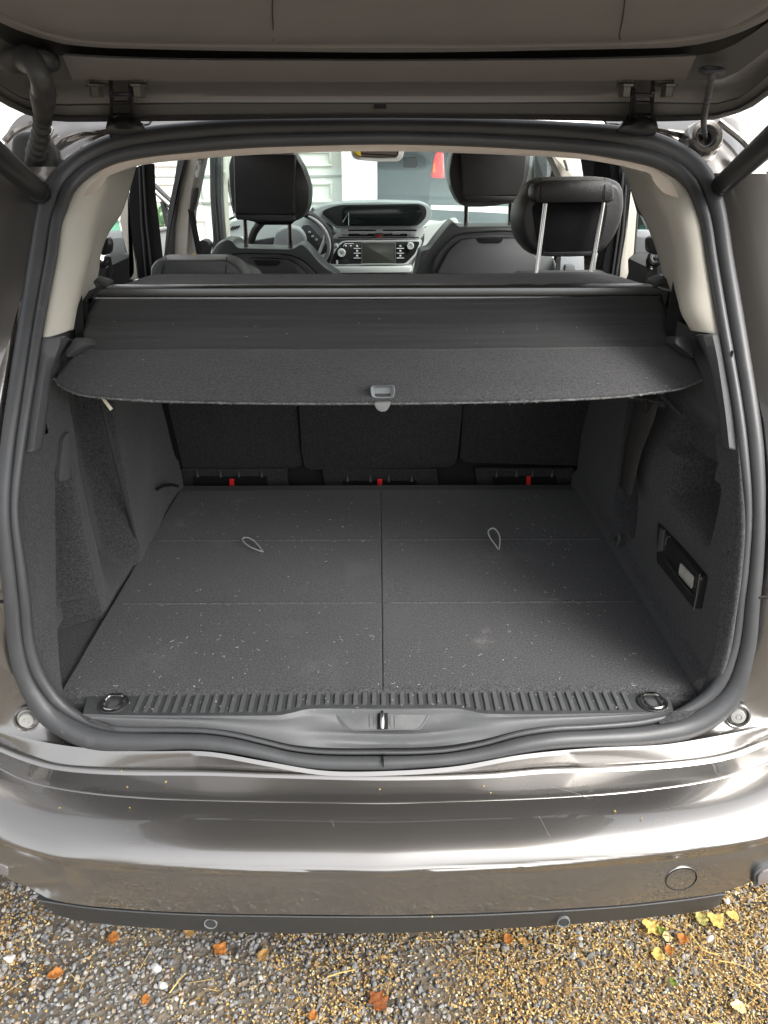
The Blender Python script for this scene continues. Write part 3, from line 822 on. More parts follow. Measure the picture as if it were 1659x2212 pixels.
# upper corners: pressed metal between the rubber and the raised lid
for side in (0, 1):
    if side == 0:
        inn = [O(i) for i in range(4, 12)]
        out = [(330,250),(240,246),(130,240),(46,250),(10,300),(22,345),(40,395),(58,500)]
    else:
        inn = [O(i) for i in range(66, 56, -1)]
        out = [(1300,250),(1390,246),(1480,244),(1560,243),(1600,240),(1630,290),(1640,320),(1625,352),(1600,400),(1588,553)]
    a = spline([SS(*p, .012) for p in inn], 60); b = spline([SS(*p, .02) for p in out], 60)
    rows = []
    for k in range(25):
        t = k / 24; row = []
        for j in range(60):
            p = a[j].lerp(b[j], t)
            env = math.sin(math.pi * min(1, t * 1.0))
            h = .016 * math.sin(t * 7.5 + j * .05) * env + .012 * mnoise.noise(V(p.x*26, p.z*26, 3.1)) * env
            row.append(p + V(0, h, h * .3))
        rows.append(row)
    bm = nb(); grid(bm, rows)
    obj('hinge_corner_panel', bm, M['paint_wavy'], body)
# pressed edge of the roof corner
for pts in ([(10,306),(30,285),(62,268),(80,262)], [(1650,318),(1632,330),(1600,300),(1552,262)], [(50,338),(74,318),(96,300),(110,275)]):
    bm = nb(); tube(bm, spline([SS(*p, -.004) for p in pts], 20), .006, 8); obj('pressed_edge', bm, M['paint_wavy'], body)
# roof panel running forward, and the sides of the body beyond the frame
bm = nb()
edge = [SS(*O(i), .015) for i in (6, 5, 4, 3, 2, 1, 0, 69, 68, 67, 66, 65, 64, 63)]
r2 = [p + V(0, .06, .035) for p in edge]; r3 = [V(p.x*1.08, p.y + .5, 1.60 - p.x*p.x*.12) for p in edge]; r4 = [V(p.x*1.02, 2.7, 1.60 - p.x*p.x*.15) for p in edge]
loft(bm, [edge, r2, r3, r4], 40, sub=4)
obj('roof', bm, M['paint'], body, solid=.01)
for s in (-1, 1):
    bm = nb()
    prof = [(.26, .80), (.45, .87), (.75, .88), (.98, .85)]
    loft(bm, [[V(s*x*(1 - .06*(y > 3.5)), y, z) for z, x in prof] for y in (1.45, 1.8, 2.6, 3.4, 4.4)], 14, sub=3)
    obj('side_panel', bm, M['paint'], body, solid=.008)
    for yy in (1.75,):
        bm = nb(); lathe(bm, [(.0, -.1), (.30, -.1), (.325, -.08), (.325, .08), (.30, .1), (0, .1)], Matrix.Translation((s*.72, yy, .325)) @ Matrix.Rotation(math.pi/2, 4, 'Y'), 32); obj('wheel', bm, M['tyre'], car)
    bm = nb(); lathe(bm, [(.0, -.1), (.30, -.1), (.325, -.08), (.325, .08), (.30, .1), (0, .1)], Matrix.Translation((s*.72, 4.4, .325)) @ Matrix.Rotation(math.pi/2, 4, 'Y'), 32); obj('wheel', bm, M['tyre'], car)
bm = nb(); box(bm, (0, 2.9, .42), (1.30, 3.6, .20)); obj('underbody', bm, M['under'], body)
bm = nb(); box(bm, (0, 1.05, .47), (1.06, .26, .10)); obj('crash_beam', bm, M['under'], body)

# ---- bumper
def ss(a, b, v):
    t = max(0, min(1, (v - a) / (b - a))); return t*t*(3 - 2*t)
bumper = empty('rear_bumper', (0, .85, .45), car)
def ends(c, w=((-.78, .10), (-.86, .40))):
    """carry a bumper line round the corners of the car beyond the frame"""
    a, b = c[0], c[-1]
    return [V(-.87, 1.55, a.z), V(-.83, a.y + .16, a.z)] + c + [V(.83, b.y + .16, b.z), V(.87, 1.55, b.z)]
B0 = [PZ(*p, Z2 - .010) for p in L2]
B1 = [PZ(p[0], p[1] + 2.5, Z2) for p in L2]
L3a = [(-120,1684),(0,1746),(100,1780),(250,1806),(450,1820),(830,1828),(1180,1816),(1430,1787),(1580,1756),(1659,1728),(1780,1670)]
L3b = [(-120,1704),(0,1772),(100,1804),(250,1828),(450,1836),(830,1842),(1180,1832),(1430,1806),(1580,1780),(1659,1752),(1780,1692)]
L3c = [(-120,1730),(0,1799),(100,1832),(250,1853),(450,1864),(830,1868),(1180,1855),(1430,1831),(1580,1808),(1659,1784),(1780,1720)]
L3d = [(-120,1748),(0,1815),(100,1849),(300,1869),(500,1876),(830,1880),(1180,1866),(1430,1844),(1580,1824),(1659,1808),(1780,1740)]
M3 = [(-120,1790),(0,1850),(100,1890),(300,1914),(500,1923),(830,1928),(1180,1915),(1430,1893),(1580,1868),(1659,1845),(1780,1780)]
L4 = [(-120,1850),(0,1899),(75,1939),(200,1958),(350,1969),(500,1974),(830,1977),(1080,1971),(1330,1956),(1480,1940),(1560,1928),(1622,1906),(1700,1870),(1780,1830)]
def face(p, F0): return solve(p[0], p[1], lambda z, x: F0 + .19*x*x)
# the middle section of the bumper, from how steeply it leans at each height
TILT = [(1735, 2), (1775, 6), (1815, 16), (1834, 27), (1842, 35), (1860, 50), (1878, 64), (1883, 76), (1889, 83), (1930, 87), (1977, 89)]
def march():
    tab = []; py = 1737.0; P0 = PZ(830, py, Z2); y, z = P0.y, P0.z
    while py <= 1977:
        tab.append((py, z, y)); a = R(interp(py, TILT))
        d = ray(830, py + 1.0); m = d.z / d.y
        # step along the lean until the next sight line: z + tan(a)*(ny - y) = CAMH + m*ny
        ta = math.tan(min(a, R(88.5)))
        ny = (CAMH - z + ta * y) / (ta - m); z = CAMH + m * ny; y = ny; py += 1.0
    return tab
MT = march()
def z_at(py): return interp(py, [(a, b) for a, b, _ in MT])
KEYS = [(1737, B1, None), (1842, None, L3b), (1880, None, L3d), (1977, None, L4)]
Lx = {1737: [(x, y + 2) for x, y in L2], 1842: L3b, 1880: L3d, 1977: L4}
xsamp = [-120, -60, 0, 60, 120, 190, 260, 340, 420, 520, 620, 730, 830, 930, 1040, 1150, 1250, 1340, 1420, 1490, 1550, 1605, 1659, 1720, 1780]
lev = [1737, 1739, 1744, 1755, 1770, 1785, 1800, 1812, 1822, 1830, 1836, 1842, 1848, 1854, 1860, 1866, 1872, 1877, 1880, 1882, 1885, 1889, 1895, 1910, 1930, 1950, 1965, 1977]
def line_at(L, x): return interp(x, L)
rows = [B0]
FACE_Y = [(a, c) for a, b, c in MT]
for lv in lev:
    k0 = max(k for k in Lx if k <= lv); k1 = min(k for k in Lx if k >= lv); t = 0 if k0 == k1 else (lv - k0) / (k1 - k0)
    row = []
    for x in xsamp:
        py = line_at(Lx[k0], x) * (1 - t) + line_at(Lx[k1], x) * t
        if lv <= 1880: row.append(PZ(x, py, z_at(lv)))
        else:
            q = face((x, py), interp(lv, FACE_Y)); p0 = PZ(x, py, z_at(1880)); w = min(1, (lv - 1880) / 14.0)
            row.append(p0.lerp(q, w*w*(3-2*w)))
    rows.append(row)
last = rows[-1]
rows = [ends(r) for r in rows]
R_ = [spline(r, 160) for r in rows]
# smooth each cross section a little
cols = []
for j in range(160):
    c_ = [r[j] for r in R_[1:]]
    cols.append(spline(c_, 71))
bm = nb()
R2 = [R_[0], [p + V(0, .0005, -.003) for p in R_[1]]] + [[cols[j][i] for j in range(160)] for i in range(71)]
R2.append([p + V(0, .012, -.003) for p in R2[-1]])
# shallow moulded pocket round the lamp at the left
PK = solve(28, 1884, lambda z, x: MT[-20][2] + .19*x*x)
for r in R2[30:]:
    for p in r:
        if p.x < -.40 and p.z < .50:
            k = Vector(((p.x - PK.x) / .090, (p.z - PK.z) / .046)).length
            if k < 1.6: p.y += .007 * ss(1.15, .8, k) + .011 * math.exp(-((k - 1.0) / .16) ** 2) * ss(PK.x - .05, PK.x + .04, p.x)
grid(bm, R2)
obj('bumper_skin', bm, M['paint'], bumper, sharp=60)
# black lower edge
L4b = [p for p in L4 if 60 < p[0] < 1600]
L4b = [(82,1941)] + [p for p in L4b if p[0] > 100 and p[0] < 1570] + [(1566,1928)]
L5 = [(96,1952),(120,1973),(150,1983),(250,1998),(400,2009),(550,2014),(830,2015),(980,2010),(1180,1999),(1380,1983),(1520,1968),(1550,1955),(1562,1940)]
bm = nb()
top = [face((p[0], p[1] - 1), .768) for p in L4b]; bot = [face(p, .792) for p in L5]
loft(bm, [[p + V(0, .03, .006) for p in top], top, [p + V(0, -.003, -.003) for p in top], [a.lerp(b, .5) + V(0, -.003, 0) for a, b in zip(spline(top, 90), spline(bot, 90))], bot, [p + V(0, .05, -.006) for p in bot], [p + V(0, .30, .02) for p in bot]], 90, sub=2)
obj('lower_valance', bm, M['valance'], bumper)
bm = nb(); pts = spline([p + V(0, -.0035, -.0005) for p in top], 90); tube(bm, pts, .0014, 6); obj('valance_edge', bm, M['plastic'], bumper)
M['sensor_ring'] = mat('sensor_ring', (.17, .175, .175), .5)
def sensor(px, py):
    c = face((px, py), .774); T = Matrix.Translation(c + V(0, -.003, 0)) @ Matrix.Rotation(math.pi/2 - .12, 4, 'X')
    b = nb(); rows = [[T @ V(r*math.cos(2*math.pi*k/28), r*math.sin(2*math.pi*k/28), h) for k in range(28)] for r, h in ((.0088, .0), (.0088, .0022), (.0105, .0022), (.0108, -.002))]
    grid(b, rows, close_u=True); o = obj('parking_sensor', b, M['sensor_ring'], bumper)
    b = nb(); lathe(b, [(.0086, -.002), (.0084, .0012), (.0001, .0014)], T); obj('sensor_face', b, M['valance'], o)
sensor(456, 1990); sensor(1216, 1987)
# towing eye cover: a fine ring gap in the paint
ring = []
for k in range(40):
    t = 2*math.pi*k/40; ex, ey = 34*math.cos(t), 22.5*math.sin(t)
    a = R(-15); ring.append((1472 + ex*math.cos(a) - ey*math.sin(a), 1900 + ex*math.sin(a) + ey*math.cos(a)))
def skin(p):  # on the upright bumper face
    return solve(p[0], p[1], lambda z, x: .7625*0 + MT[-40][2] - .0015 + .19*x*x)
cap_o = empty('towing_eye_cover', skin((1472, 1900)), bumper)
for nm, mt, rr, dy in (('gap', 'blackmatte', .0010, .0010), ('rim', 'paint', .0010, .0022)):
    bm = nb(); tube(bm, [skin(p) + V(0, dy, 0) for p in ring] if nm == 'gap' else [skin((1472 + (p[0]-1472)*1.03, 1900 + (p[1]-1900)*1.04)) + V(0, dy, 0) for p in ring], rr, 6, closed=True); obj(nm, bm, M[mt], cap_o)
# corner lamps
M['redlens'] = mat('dim_lens', (.17, .155, .158), .15, coat=.6)
for poly, lab in ((((-14,1866),(18,1880),(20,1908),(-14,1898)), 'l'), (((1626,1880),(1640,1868),(1672,1858),(1672,1888),(1640,1906),(1625,1909)), 'r')):
    bm = nb(); slab(bm, rounded([skin(p) + V(0, .010 if lab == 'l' else -.006, 0) for p in poly], .01), (0, .02, 0), .003); o = obj('corner_lamp', bm, M['plastic'], bumper)
    cxm = sum(p[0] for p in poly)/len(poly); cym = sum(p[1] for p in poly)/len(poly)
    bm = nb(); slab(bm, rounded([skin((cxm + (p[0]-cxm)*.72, cym + (p[1]-cym)*.72)) + V(0, .006 if lab == 'l' else -.010, 0) for p in poly], .006), (0, .008, 0), .002); obj('lens', bm, M['redlens'], o)
# birch scales lying on the paint
bm = nb(); rr = random.Random(5)
spots = [(247,1647),(263,1666),(275,1700),(358,1690),(280,1745),(278,1795),(519,1824),(129,1746),(820,1706),(1045,1698),(1060,1713),(1328,1753),(1386,1769),(933,1977),(1129,1807)]
for (x, y) in spots:
    zt = interp(y, [(1640, Z1+.001), (1676, Z1), (1700, .5555), (1735, .5545), (1780, .546), (1828, .535), (1842, .529)])
    c = PZ(x, y, zt + .002) if y < 1850 else skin((x, y)) + V(0, -.003, 0)
    s = rr.uniform(.0016, .0030)
    for q in range(2):
        a = rr.uniform(0, 6.28); vv = [bm.verts.new(c + V(math.cos(a+k*2.09)*s*rr.uniform(.6,1.1), math.sin(a+k*2.09)*s*rr.uniform(.5,1), rr.uniform(-.0005, .0022))) for k in range(3)]
        bm.faces.new(vv)
ob = obj('seed_scales', bm, LM['yellow'], None, solid=.0005)
tag(ob, 'few yellow birch scales lying on the painted bumper top', 'seed litter', None, 'stuff')

# fine scratches in the bumper lacquer
bm = nb()
for q in (((798,1765),(792,1790),(790,1812)), ((1164,1762),(1176,1785),(1189,1810)), ((1190,1700),(1240,1712),(1275,1726)), ((716,1770),(722,1790),(716,1815)), ((1300,1640),(1306,1652),(1302,1660))):
    tube(bm, spline([PZ(x, y, interp(y, [(1640, .5585), (1676, .5575), (1735, .5535), (1742, z_at(1742)), (1780, z_at(1780)), (1830, z_at(1830))]) + .0002) for x, y in q], 14), .0002, 4)
sc_ = obj('scratch', bm, mat('scratched_lacquer', (.30, .29, .28), .6), bumper); sc_['kind'] = 'stuff'

# ---- raised tailgate
gate = empty('tailgate', (0, 1.0, 1.65), car)
def hp(px, py, off=0): return PH(px, py, off)
XO = .69
def hc(pts, off, reach=.62, yend=.05):
    c = [hp(x, y, off) for x, y in pts]
    a, b = c[0], c[-1]
    def tail(p, s):
        return [V(s*(abs(p.x) + .035), p.y - .22, hatch_z(p.y - .22, off)), V(s*(abs(p.x) + .045), yend, hatch_z(yend, off))]
    return tail(a, -1)[::-1] + c + tail(b, 1)
B0_ = [(-90,165),(-40,196),(0,220),(37,240),(67,251),(111,262),(225,263),(415,261),(600,257),(830,255),(1050,257),(1244,261),(1394,263),(1516,260),(1556,257),(1594,245),(1626,231),(1659,207),(1740,150)]
Bb_ = [(-90,150),(-40,182),(0,205),(37,226),(70,240),(112,252),(225,253),(415,252),(600,250),(830,249),(1050,250),(1244,252),(1394,253),(1516,251),(1556,248),(1594,236),(1626,218),(1659,192),(1740,132)]
B1_ = [(-90,125),(-40,158),(0,184),(45,212),(75,222),(112,228),(225,227),(415,225),(600,225),(830,225),(1050,225),(1244,224),(1404,224),(1541,226),(1569,222),(1600,210),(1630,188),(1659,162),(1740,95)]
B2_ = [(-90,60),(-40,96),(0,122),(40,148),(80,165),(112,172),(157,173),(415,176),(600,177),(830,177),(1050,177),(1244,175),(1420,173),(1500,173),(1550,173),(1580,165),(1612,142),(1659,106),(1740,40)]
B3_ = [(-90,22),(-40,58),(0,84),(50,105),(90,115),(135,121),(250,127),(415,130),(600,131),(830,132),(1050,131),(1244,129),(1400,125),(1504,121),(1545,114),(1580,100),(1620,76),(1659,48),(1740,-20)]
B4_ = [(-90,-28),(-40,18),(0,48),(62,72),(125,92),(212,101),(300,104),(415,107),(600,110),(830,112),(1050,110),(1244,106),(1400,103),(1469,100),(1544,87),(1600,68),(1630,55),(1659,40),(1740,-24)]
B5_ = [(-90,-50),(-40,-4),(0,25),(37,44),(100,69),(187,86),(270,90),(415,93),(600,95),(830,95),(1050,95),(1244,91),(1369,89),(1494,77),(1569,62),(1620,38),(1659,14),(1740,-50)]
B6_ = [(-90,-66),(-40,-22),(0,8),(40,30),(100,54),(187,68),(270,72),(415,75),(600,77),(830,77),(1050,77),(1244,74),(1369,71),(1494,58),(1569,42),(1620,18),(1659,-6),(1740,-70)]
def lines(*spec): return [hc(p, o) for p, o in spec]
# outer rim
bm = nb(); loft(bm, [[p + V(0, .02, .03) for p in hc(B0_, .02)]] + lines((B0_, .004), (B0_, -.002), (Bb_, -.004)), 110, sub=1)
obj('rim', bm, M['hatch_dark'], gate)
bm = nb(); loft(bm, lines((Bb_, -.001), (B1_, .004)), 110, sub=3); obj('rim_band', bm, M['hatch_paint'], gate)
bm = nb(); loft(bm, [hc(B1_, .004), [p + V(0, 0, .0012) for p in hc(B1_, .004)], [p + V(0, -.004, .002) for p in hc(B1_, .004)]], 110); obj('rim_step', bm, M['hatch_dark'], gate)
bm = nb(); loft(bm, [[p + V(0, -.004, .002) for p in hc(B1_, .004)], hc([(x, (y + interp(x, B2_)) / 2) for x, y in B1_], .016), hc(B2_, .012)], 110, sub=4); obj('recess_band', bm, M['hatch_paint'], gate)
# flat bonding strip between the corners
s2 = [hp(x, y, .000) for x, y in [(157,173),(300,174),(415,176),(600,177),(830,177),(1050,177),(1244,175),(1420,173),(1481,172)]]
s3 = [hp(x, y, .000) for x, y in [(135,120),(250,126),(415,130),(600,131),(830,132),(1050,131),(1244,129),(1400,125),(1504,121)]]
bm = nb(); loft(bm, [[p + V(0, .012, .002) for p in s2], [p + V(0, .001, .0) for p in s2], s2, s3, [p + V(0, .012, .0035) for p in s3]], 80); obj('flat_strip', bm, M['hatch_strip'], gate)
bm = nb(); loft(bm, lines((B2_, .012), (B3_, .016)), 110, sub=2); obj('strip_bed', bm, M['hatch_bed'], gate)
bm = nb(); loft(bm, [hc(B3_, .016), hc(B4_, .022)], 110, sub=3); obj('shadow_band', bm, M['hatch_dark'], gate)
bm = nb(); loft(bm, [[p + V(0, 0, .02) for p in hc(B4_, .01)], hc(B4_, .006), hc([(x, (y + interp(x, B5_)) / 2) for x, y in B4_], .001), hc(B5_, .004), [p + V(0, 0, .012) for p in hc(B5_, .004)]], 110, sub=3); obj('lip', bm, M['hatch'], gate)
# big inner trim panel in three pieces with hairline joints
cs = [spline(hc(pts, off), 200) for pts, off in ((B5_, .012), (B5_, .0), (B6_, -.004), ([(x, y - 40) for x, y in B6_], -.002), ([(x, y - 100) for x, y in B6_], .0))]
cs.append([V(p.x, min(p.y, .30), hatch_z(min(p.y, .30), .03)) for p in cs[-1]])
cs.append([V(p.x, .02, hatch_z(.02, .0)) for p in cs[-1]])
cols = [spline([r[j] for r in cs[1:]], 31) for j in range(200)]
b = nb(); grid(b, [cs[0]] + [[cols[j][i] for j in range(200)] for i in range(31)])
obj('trim_panel', b, M['hatch'], gate, sharp=60)
for q in (((588,88),(590,60),(588,20),(590,-20)), ((1340,86),(1338,75),(1345,40),(1352,-20))):
    b = nb(); tube(b, spline([hp(x, y, -.0035 if y < 80 else -.001) for x, y in q], 20), .0007, 5); obj('trim_joint', b, M['hatch_dark'], gate)
# outer skin above, glass and spoiler seen only from elsewhere
bm = nb()
loft(bm, [[V(x, y, hatch_z(y, .07) - .02*abs(x)) for x in (-.70, -.66, -.3, 0, .3, .66, .70)] for y in (1.36, 1.2, .8, .3, .0)], 30, sub=2)
obj('outer_skin', bm, M['paint'], gate, solid=.006)
for s in (-1, 1):
    bm = nb(); loft(bm, [[V(s*.70, y, hatch_z(y, .07)) for y in (1.3, .8, .3, 0)], [V(s*.73, y, hatch_z(y, .03)) for y in (1.2, .8, .3, 0)], [V(s*.70, y, hatch_z(y, -.0)) for y in (1.05, .8, .3, 0)]], 20, sub=3)
    obj('side_edge', bm, M['paint'], gate)
bm = nb(); box(bm, (0, 0, hatch_z(0, .03)), (1.42, .05, .09), bevel=.02); obj('lower_edge', bm, M['paint'], gate)
bm = nb(); box(bm, hp(821, 230, .002), (.018, .006, .006)); obj('rim_notch', bm, M['blackmatte'], gate)
# hinges
def hinge(x0, mir):
    h = empty('hinge', hp(x0, 200), gate)
    def q(dx, y, off): return hp(x0 + mir*dx, y, off)
    # folded foot plates with their bolts
    for a, b in ((-74, -32), (10, 50)):
        bm = nb(); slab(bm, rounded([q(a, 177, -.002), q(b, 177, -.002), q(b, 188, -.004), q(a, 186, -.004)], .004), (0, .002, .004), .0008)
        o = obj('foot_plate', bm, M['zinc'], h)
    for dx in (-61, 30):
        c = q(dx, 188, -.006); bm = nb(); lathe(bm, [(.0001, -.012), (.0085, -.012), (.009, -.010), (.009, 0), (.013, .0), (.013, .003), (.0001, .003)], Matrix.Translation(c), 6); obj('bolt', bm, M['zinc'], h)
    # two arms
    foot = SS(x0 + mir*2, 268, -.03)
    for k, (dxt, dxb) in enumerate(((-32, -30), (10, 24))):
        bm = nb()
        pts = [q(dxt - mir*0, 182, -.006), q(dxt + 2, 198, -.012), q(dxt + 3, 222, -.014), q((dxt*.6 + dxb*.4), 247, -.016)]
        pts = [V(*p) for p in spline(pts, 14)]
        rows = []
        for p in pts: rows.append([p + V(dx_, dy_, dz_) for dx_, dy_, dz_ in ((-.0022, 0, -.009), (.0022, 0, -.009), (.0022, .012, .009), (-.0022, .012, .009))])
        vv = grid(bm, rows, close_u=True); bm.faces.new(vv[0]); bm.faces.new(vv[-1])
        obj('arm', bm, M['black'], h)
    bm = nb()
    fr = [q(-24, 204, -.018), q(12, 203, -.018), q(11, 221, -.018), q(-26, 222, -.018)]
    tube(bm, rounded(fr, .006), .0024, 6, closed=True); obj('cross_link', bm, M['black'], h)
    bm = nb(); bar = [q(-28, 250, -.02), q(22, 250, -.02)]; tube(bm, bar, .004, 8); obj('pivot_pin', bm, M['black'], h)
    # black pressed foot on the roof edge
    bm = nb()
    tp = [q(-28, 250, -.016), q(-5, 252, -.02), q(22, 250, -.016)]
    md = [q(-38, 270, -.028), q(-5, 268, -.036), q(40, 270, -.028)]
    bt = [SS(x0 - mir*0 + mir*-33, 286, -.02), SS(x0 + mir*-3, 287, -.03), SS(x0 + mir*46, 280, -.02)]
    loft(bm, [tp, md, bt], 16, sub=5)
    obj('hinge_foot', bm, M['black'], h, solid=.008)
hinge(268, 1); hinge(1382, -1)
# corrugated wiring boot, left
M['rubberdk'] = mat('dark_rubber', (.045, .044, .042), .5, spec=.4)
boot = empty('wiring_boot', hp(62, 135), gate)
pts = spline([hp(58, 128, -.006), hp(76, 143, -.030), hp(89, 172, -.045), hp(93, 208, -.045), SS(92, 250, -.14), SS(88, 290, -.09), SS(79, 325, -.045), SS(72, 352, -.006)], 240)
rr = []
for i in range(240):
    t = i / 239
    base = interp(t, [(0, .0165), (.12, .0125), (.2, .0138), (.8, .0128), (1, .0145)])
    rr.append(base + (.0019 * math.sin(t * 2*math.pi*30) if .2 < t < .95 else 0))
bm = nb(); tube(bm, pts, rr, 16); obj('corrugated_tube', bm, M['rubberdk'], boot)
bm = nb(); c = hp(62, 132, .0); pillow(bm, c, (.075, .05, .03), (.75, .75, .75), n=8); obj('boot_flange', bm, M['rubberdk'], boot)
bm = nb(); c = SS(78, 345, .0); pillow(bm, c, (.075, .03, .085), (.7, .7, .7), n=8); obj('boot_socket', bm, M['rubberdk'], boot)
# washer hose with grommets, right
hose = empty('washer_hose', hp(1540, 154), gate)
pts = spline([hp(1540, 156, .004), hp(1538, 166, -.014), hp(1531, 200, -.022), hp(1523, 240, -.020), SS(1520, 272, -.07), SS(1524, 298, -.002)], 160)
bm = nb(); tube(bm, pts, [.0042 + .0006*math.sin(i*.9) for i in range(160)], 10); obj('tube', bm, M['plastic'], hose)
bm = nb(); T = Matrix.Translation(hp(1539, 153, -.002)) @ Matrix.Rotation(.27, 4, 'X')
rows = [[T @ V((.0125 + .0045*math.cos(a))*math.cos(2*math.pi*k/28), (.0125 + .0045*math.cos(a))*math.sin(2*math.pi*k/28), .004*math.sin(a)) for k in range(28)] for a in [2*math.pi*i/10 for i in range(10)]]
grid(bm, rows, close_u=True, close_v=True); obj('grommet', bm, M['plastic'], hose)
bm = nb(); T = Matrix.Translation(SS(1522, 299, -.016)) @ Matrix.Rotation(math.pi/2 - .35, 4, 'X')
rows = [[T @ V((.0175 + .0055*math.cos(a))*math.cos(2*math.pi*k/28), (.0175 + .0055*math.cos(a))*math.sin(2*math.pi*k/28), .006*math.sin(a)) for k in range(28)] for a in [2*math.pi*i/10 for i in range(10)]]
grid(bm, rows, close_u=True, close_v=True); obj('body_grommet', bm, M['plastic'], hose)
bm = nb(); lathe(bm, [(.034, -.02), (.03, .004), (.026, .010), (.019, .010), (.014, .004), (.0135, -.012), (.0001, -.012)], T, 28); obj('grommet_boss', bm, M['paint_wavy'], hose)
# gas struts
for s, p in ((-1, [(86, 415), (40, 378), (0, 343), (-60, 290)]), (1, [(1561, 398), (1610, 352), (1659, 308), (1715, 258)])):
    g = empty('gas_strut', SS(*p[0], -.03), car)
    a, b = SS(*p[0], -.035), PY(*p[3], .98)
    d = b - a; e = a + d * 2.6
    bm = nb(); tube(bm, [a + d*t for t in (.02, .1, .5, 1, 1.6)], [.0155, .0165, .0170, .0175, .0175], 18); obj('cylinder', bm, M['strut'], g)
    bm = nb(); tube(bm, [a + d*t for t in (1.6, 2.6)], .006, 10); obj('rod', bm, M['steel'], g)
    tp_ = V(max(-.66, min(.66, e.x)), e.y, hatch_z(e.y, .004))
    bm = nb(); tube(bm, [e - d*.03, e + (tp_ - e)*.5, tp_], [.009, .010, .014], 10); obj('strut_mount', bm, M['black'], g)
    bm = nb(); tube(bm, [a + d*-.07, a + d*-.02, a + d*.03, a + d*.05], [.013, .0165, .018, .0168], 18); obj('collar', bm, M['black'], g)
    bm = nb(); pillow(bm, a + d*-.12 + V(0, .015, -.01), (.034, .05, .045), (.7, .7, .7), n=8); obj('ball_joint', bm, M['black'], g)

# ================================================================ boot
sill = empty('loading_sill', (0, .98, .60), car)
ZS = .632
Ls = [(178,1543),(300,1546),(450,1546),(600,1544),(630,1538),(662,1530),(700,1528),(830,1529),(960,1528),(994,1530),(1020,1536),(1044,1541),(1130,1543),(1300,1542),(1456,1538)]
xl, xr = PZ(178, 1543, ZS).x, PZ(1456, 1538, ZS).x
top_back = [V(x, 1.045, ZS) for x in np.linspace(xl - .012, xr + .012, 15)]
front = [PZ(*p, ZS) for p in Ls]
bm = nb(); loft(bm, [top_back, [p + V(0, .003, 0) for p in front], [p + V(0, -.001, -.0015) for p in front]], 110)
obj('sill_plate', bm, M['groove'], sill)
# the ridges across the sill
pitch = .0161
k0, k1 = int((xl + .006) / pitch), int((xr - .006) / pitch)
tie_x = [PZ(246, 1522, ZS).x, PZ(1410, 1519, ZS).x]
rib_me = None
for k in range(k0, k1 + 1):
    x = k * pitch + .007
    if any(abs(x - t) < .030 for t in tie_x): continue
    fr = min(front, key=lambda p: abs(p.x - x)); yf = None
    for a, b in zip(front, front[1:]):
        if a.x <= x <= b.x: yf = a.y + (b.y - a.y) * (x - a.x) / (b.x - a.x)
    if yf is None: continue
    y0, y1 = yf + .0075, 1.030
    if rib_me is None:
        bm = nb(); box(bm, (0, .5, .0012), (.0082, 1.0, .0036))
        bmesh.ops.bevel(bm, geom=[e for e in bm.edges if abs((e.verts[0].co - e.verts[1].co).y) > .5], offset=.0010, segments=2, affect='EDGES')
        o = obj('rib', bm, M['rib'], sill); rib_me = o
    else:
        o = rib_me.copy(); COL.objects.link(o)
    o.location = (x, y0, ZS); o.scale = (1, y1 - y0, 1)
# rolled front of the sill with the latch plate
IB = [LOOP[i][1] for i in range(26, 45)]
lipc = spline([SS(*p, .012) for p in IB], 120)
fr = spline([p + V(0, -.001, -.0015) for p in front], 120)
rows = []
for k in range(26):
    t = k / 25; row = []
    for j in range(120):
        a, b = fr[j], lipc[j]; p = a.lerp(b, t)
        c = max(0, 1 - abs(a.x - .007) / .19); c = c*c*(3 - 2*c)
        # crest at the top, flatter plate in the middle, a soft channel below it
        h = .006 * math.exp(-((t - .05) / .06) ** 2) + .012 * math.sin(math.pi * t) * (1 - c)
        h += c * (-.010 * math.exp(-((t - .33) / .20) ** 2) + .006 * math.exp(-((t - .60) / .07) ** 2) - .007 * math.exp(-((t - .76) / .08) ** 2) + .004 * math.exp(-((t - .93) / .06) ** 2))
        row.append(p + V(0, -h * .5, h))
    rows.append(row)
bm = nb(); grid(bm, rows); obj('sill_front', bm, M['sill'], sill, sharp=60)
def onsill(px, py, lift=.0):
    d = ray(px, py)
    # meet the sill front: the plane through crest and lip at the middle
    a, b = V(.007, PZ(830, 1529, ZS).y, ZS - .004), SS(830, 1627, .012)
    n_ = (b - a).cross(V(1, 0, 0)).normalized(); t = (a - CAM).dot(n_) / d.dot(n_)
    return CAM + d * t + n_ * (lift if n_.z > 0 else -lift)
bm = nb(); tp = [onsill(*q, .0005) for q in ((722,1538),(930,1537),(928,1547),(908,1575),(900,1578),(757,1578),(748,1575),(724,1548))]
slab(bm, rounded(tp, .006), (0, .006, -.010), .0015); obj('latch_plate', bm, M['rib'], sill)
ol = rounded([onsill(*q, .0012) for q in ((722,1538),(930,1537),(908,1576),(757,1578))], .010)
bm = nb(); tube(bm, ol, .0010, 6, closed=True); obj('plate_edge', bm, M['sill'], sill)
bm = nb(); slab(bm, [onsill(*q, .0030) for q in ((816,1538.5),(837.5,1538.5),(838,1575.5),(815.5,1575.5))], (0, .003, -.006)); obj('latch_slot', bm, M['blackmatte'], sill)
bm = nb(); tube(bm, [onsill(825.5, 1539, .004), onsill(826, 1550, .0075), onsill(826, 1563, .0075), onsill(826, 1574, .004)], [.0040, .0042, .0042, .0040], 10); obj('striker', bm, M['steel'], sill)
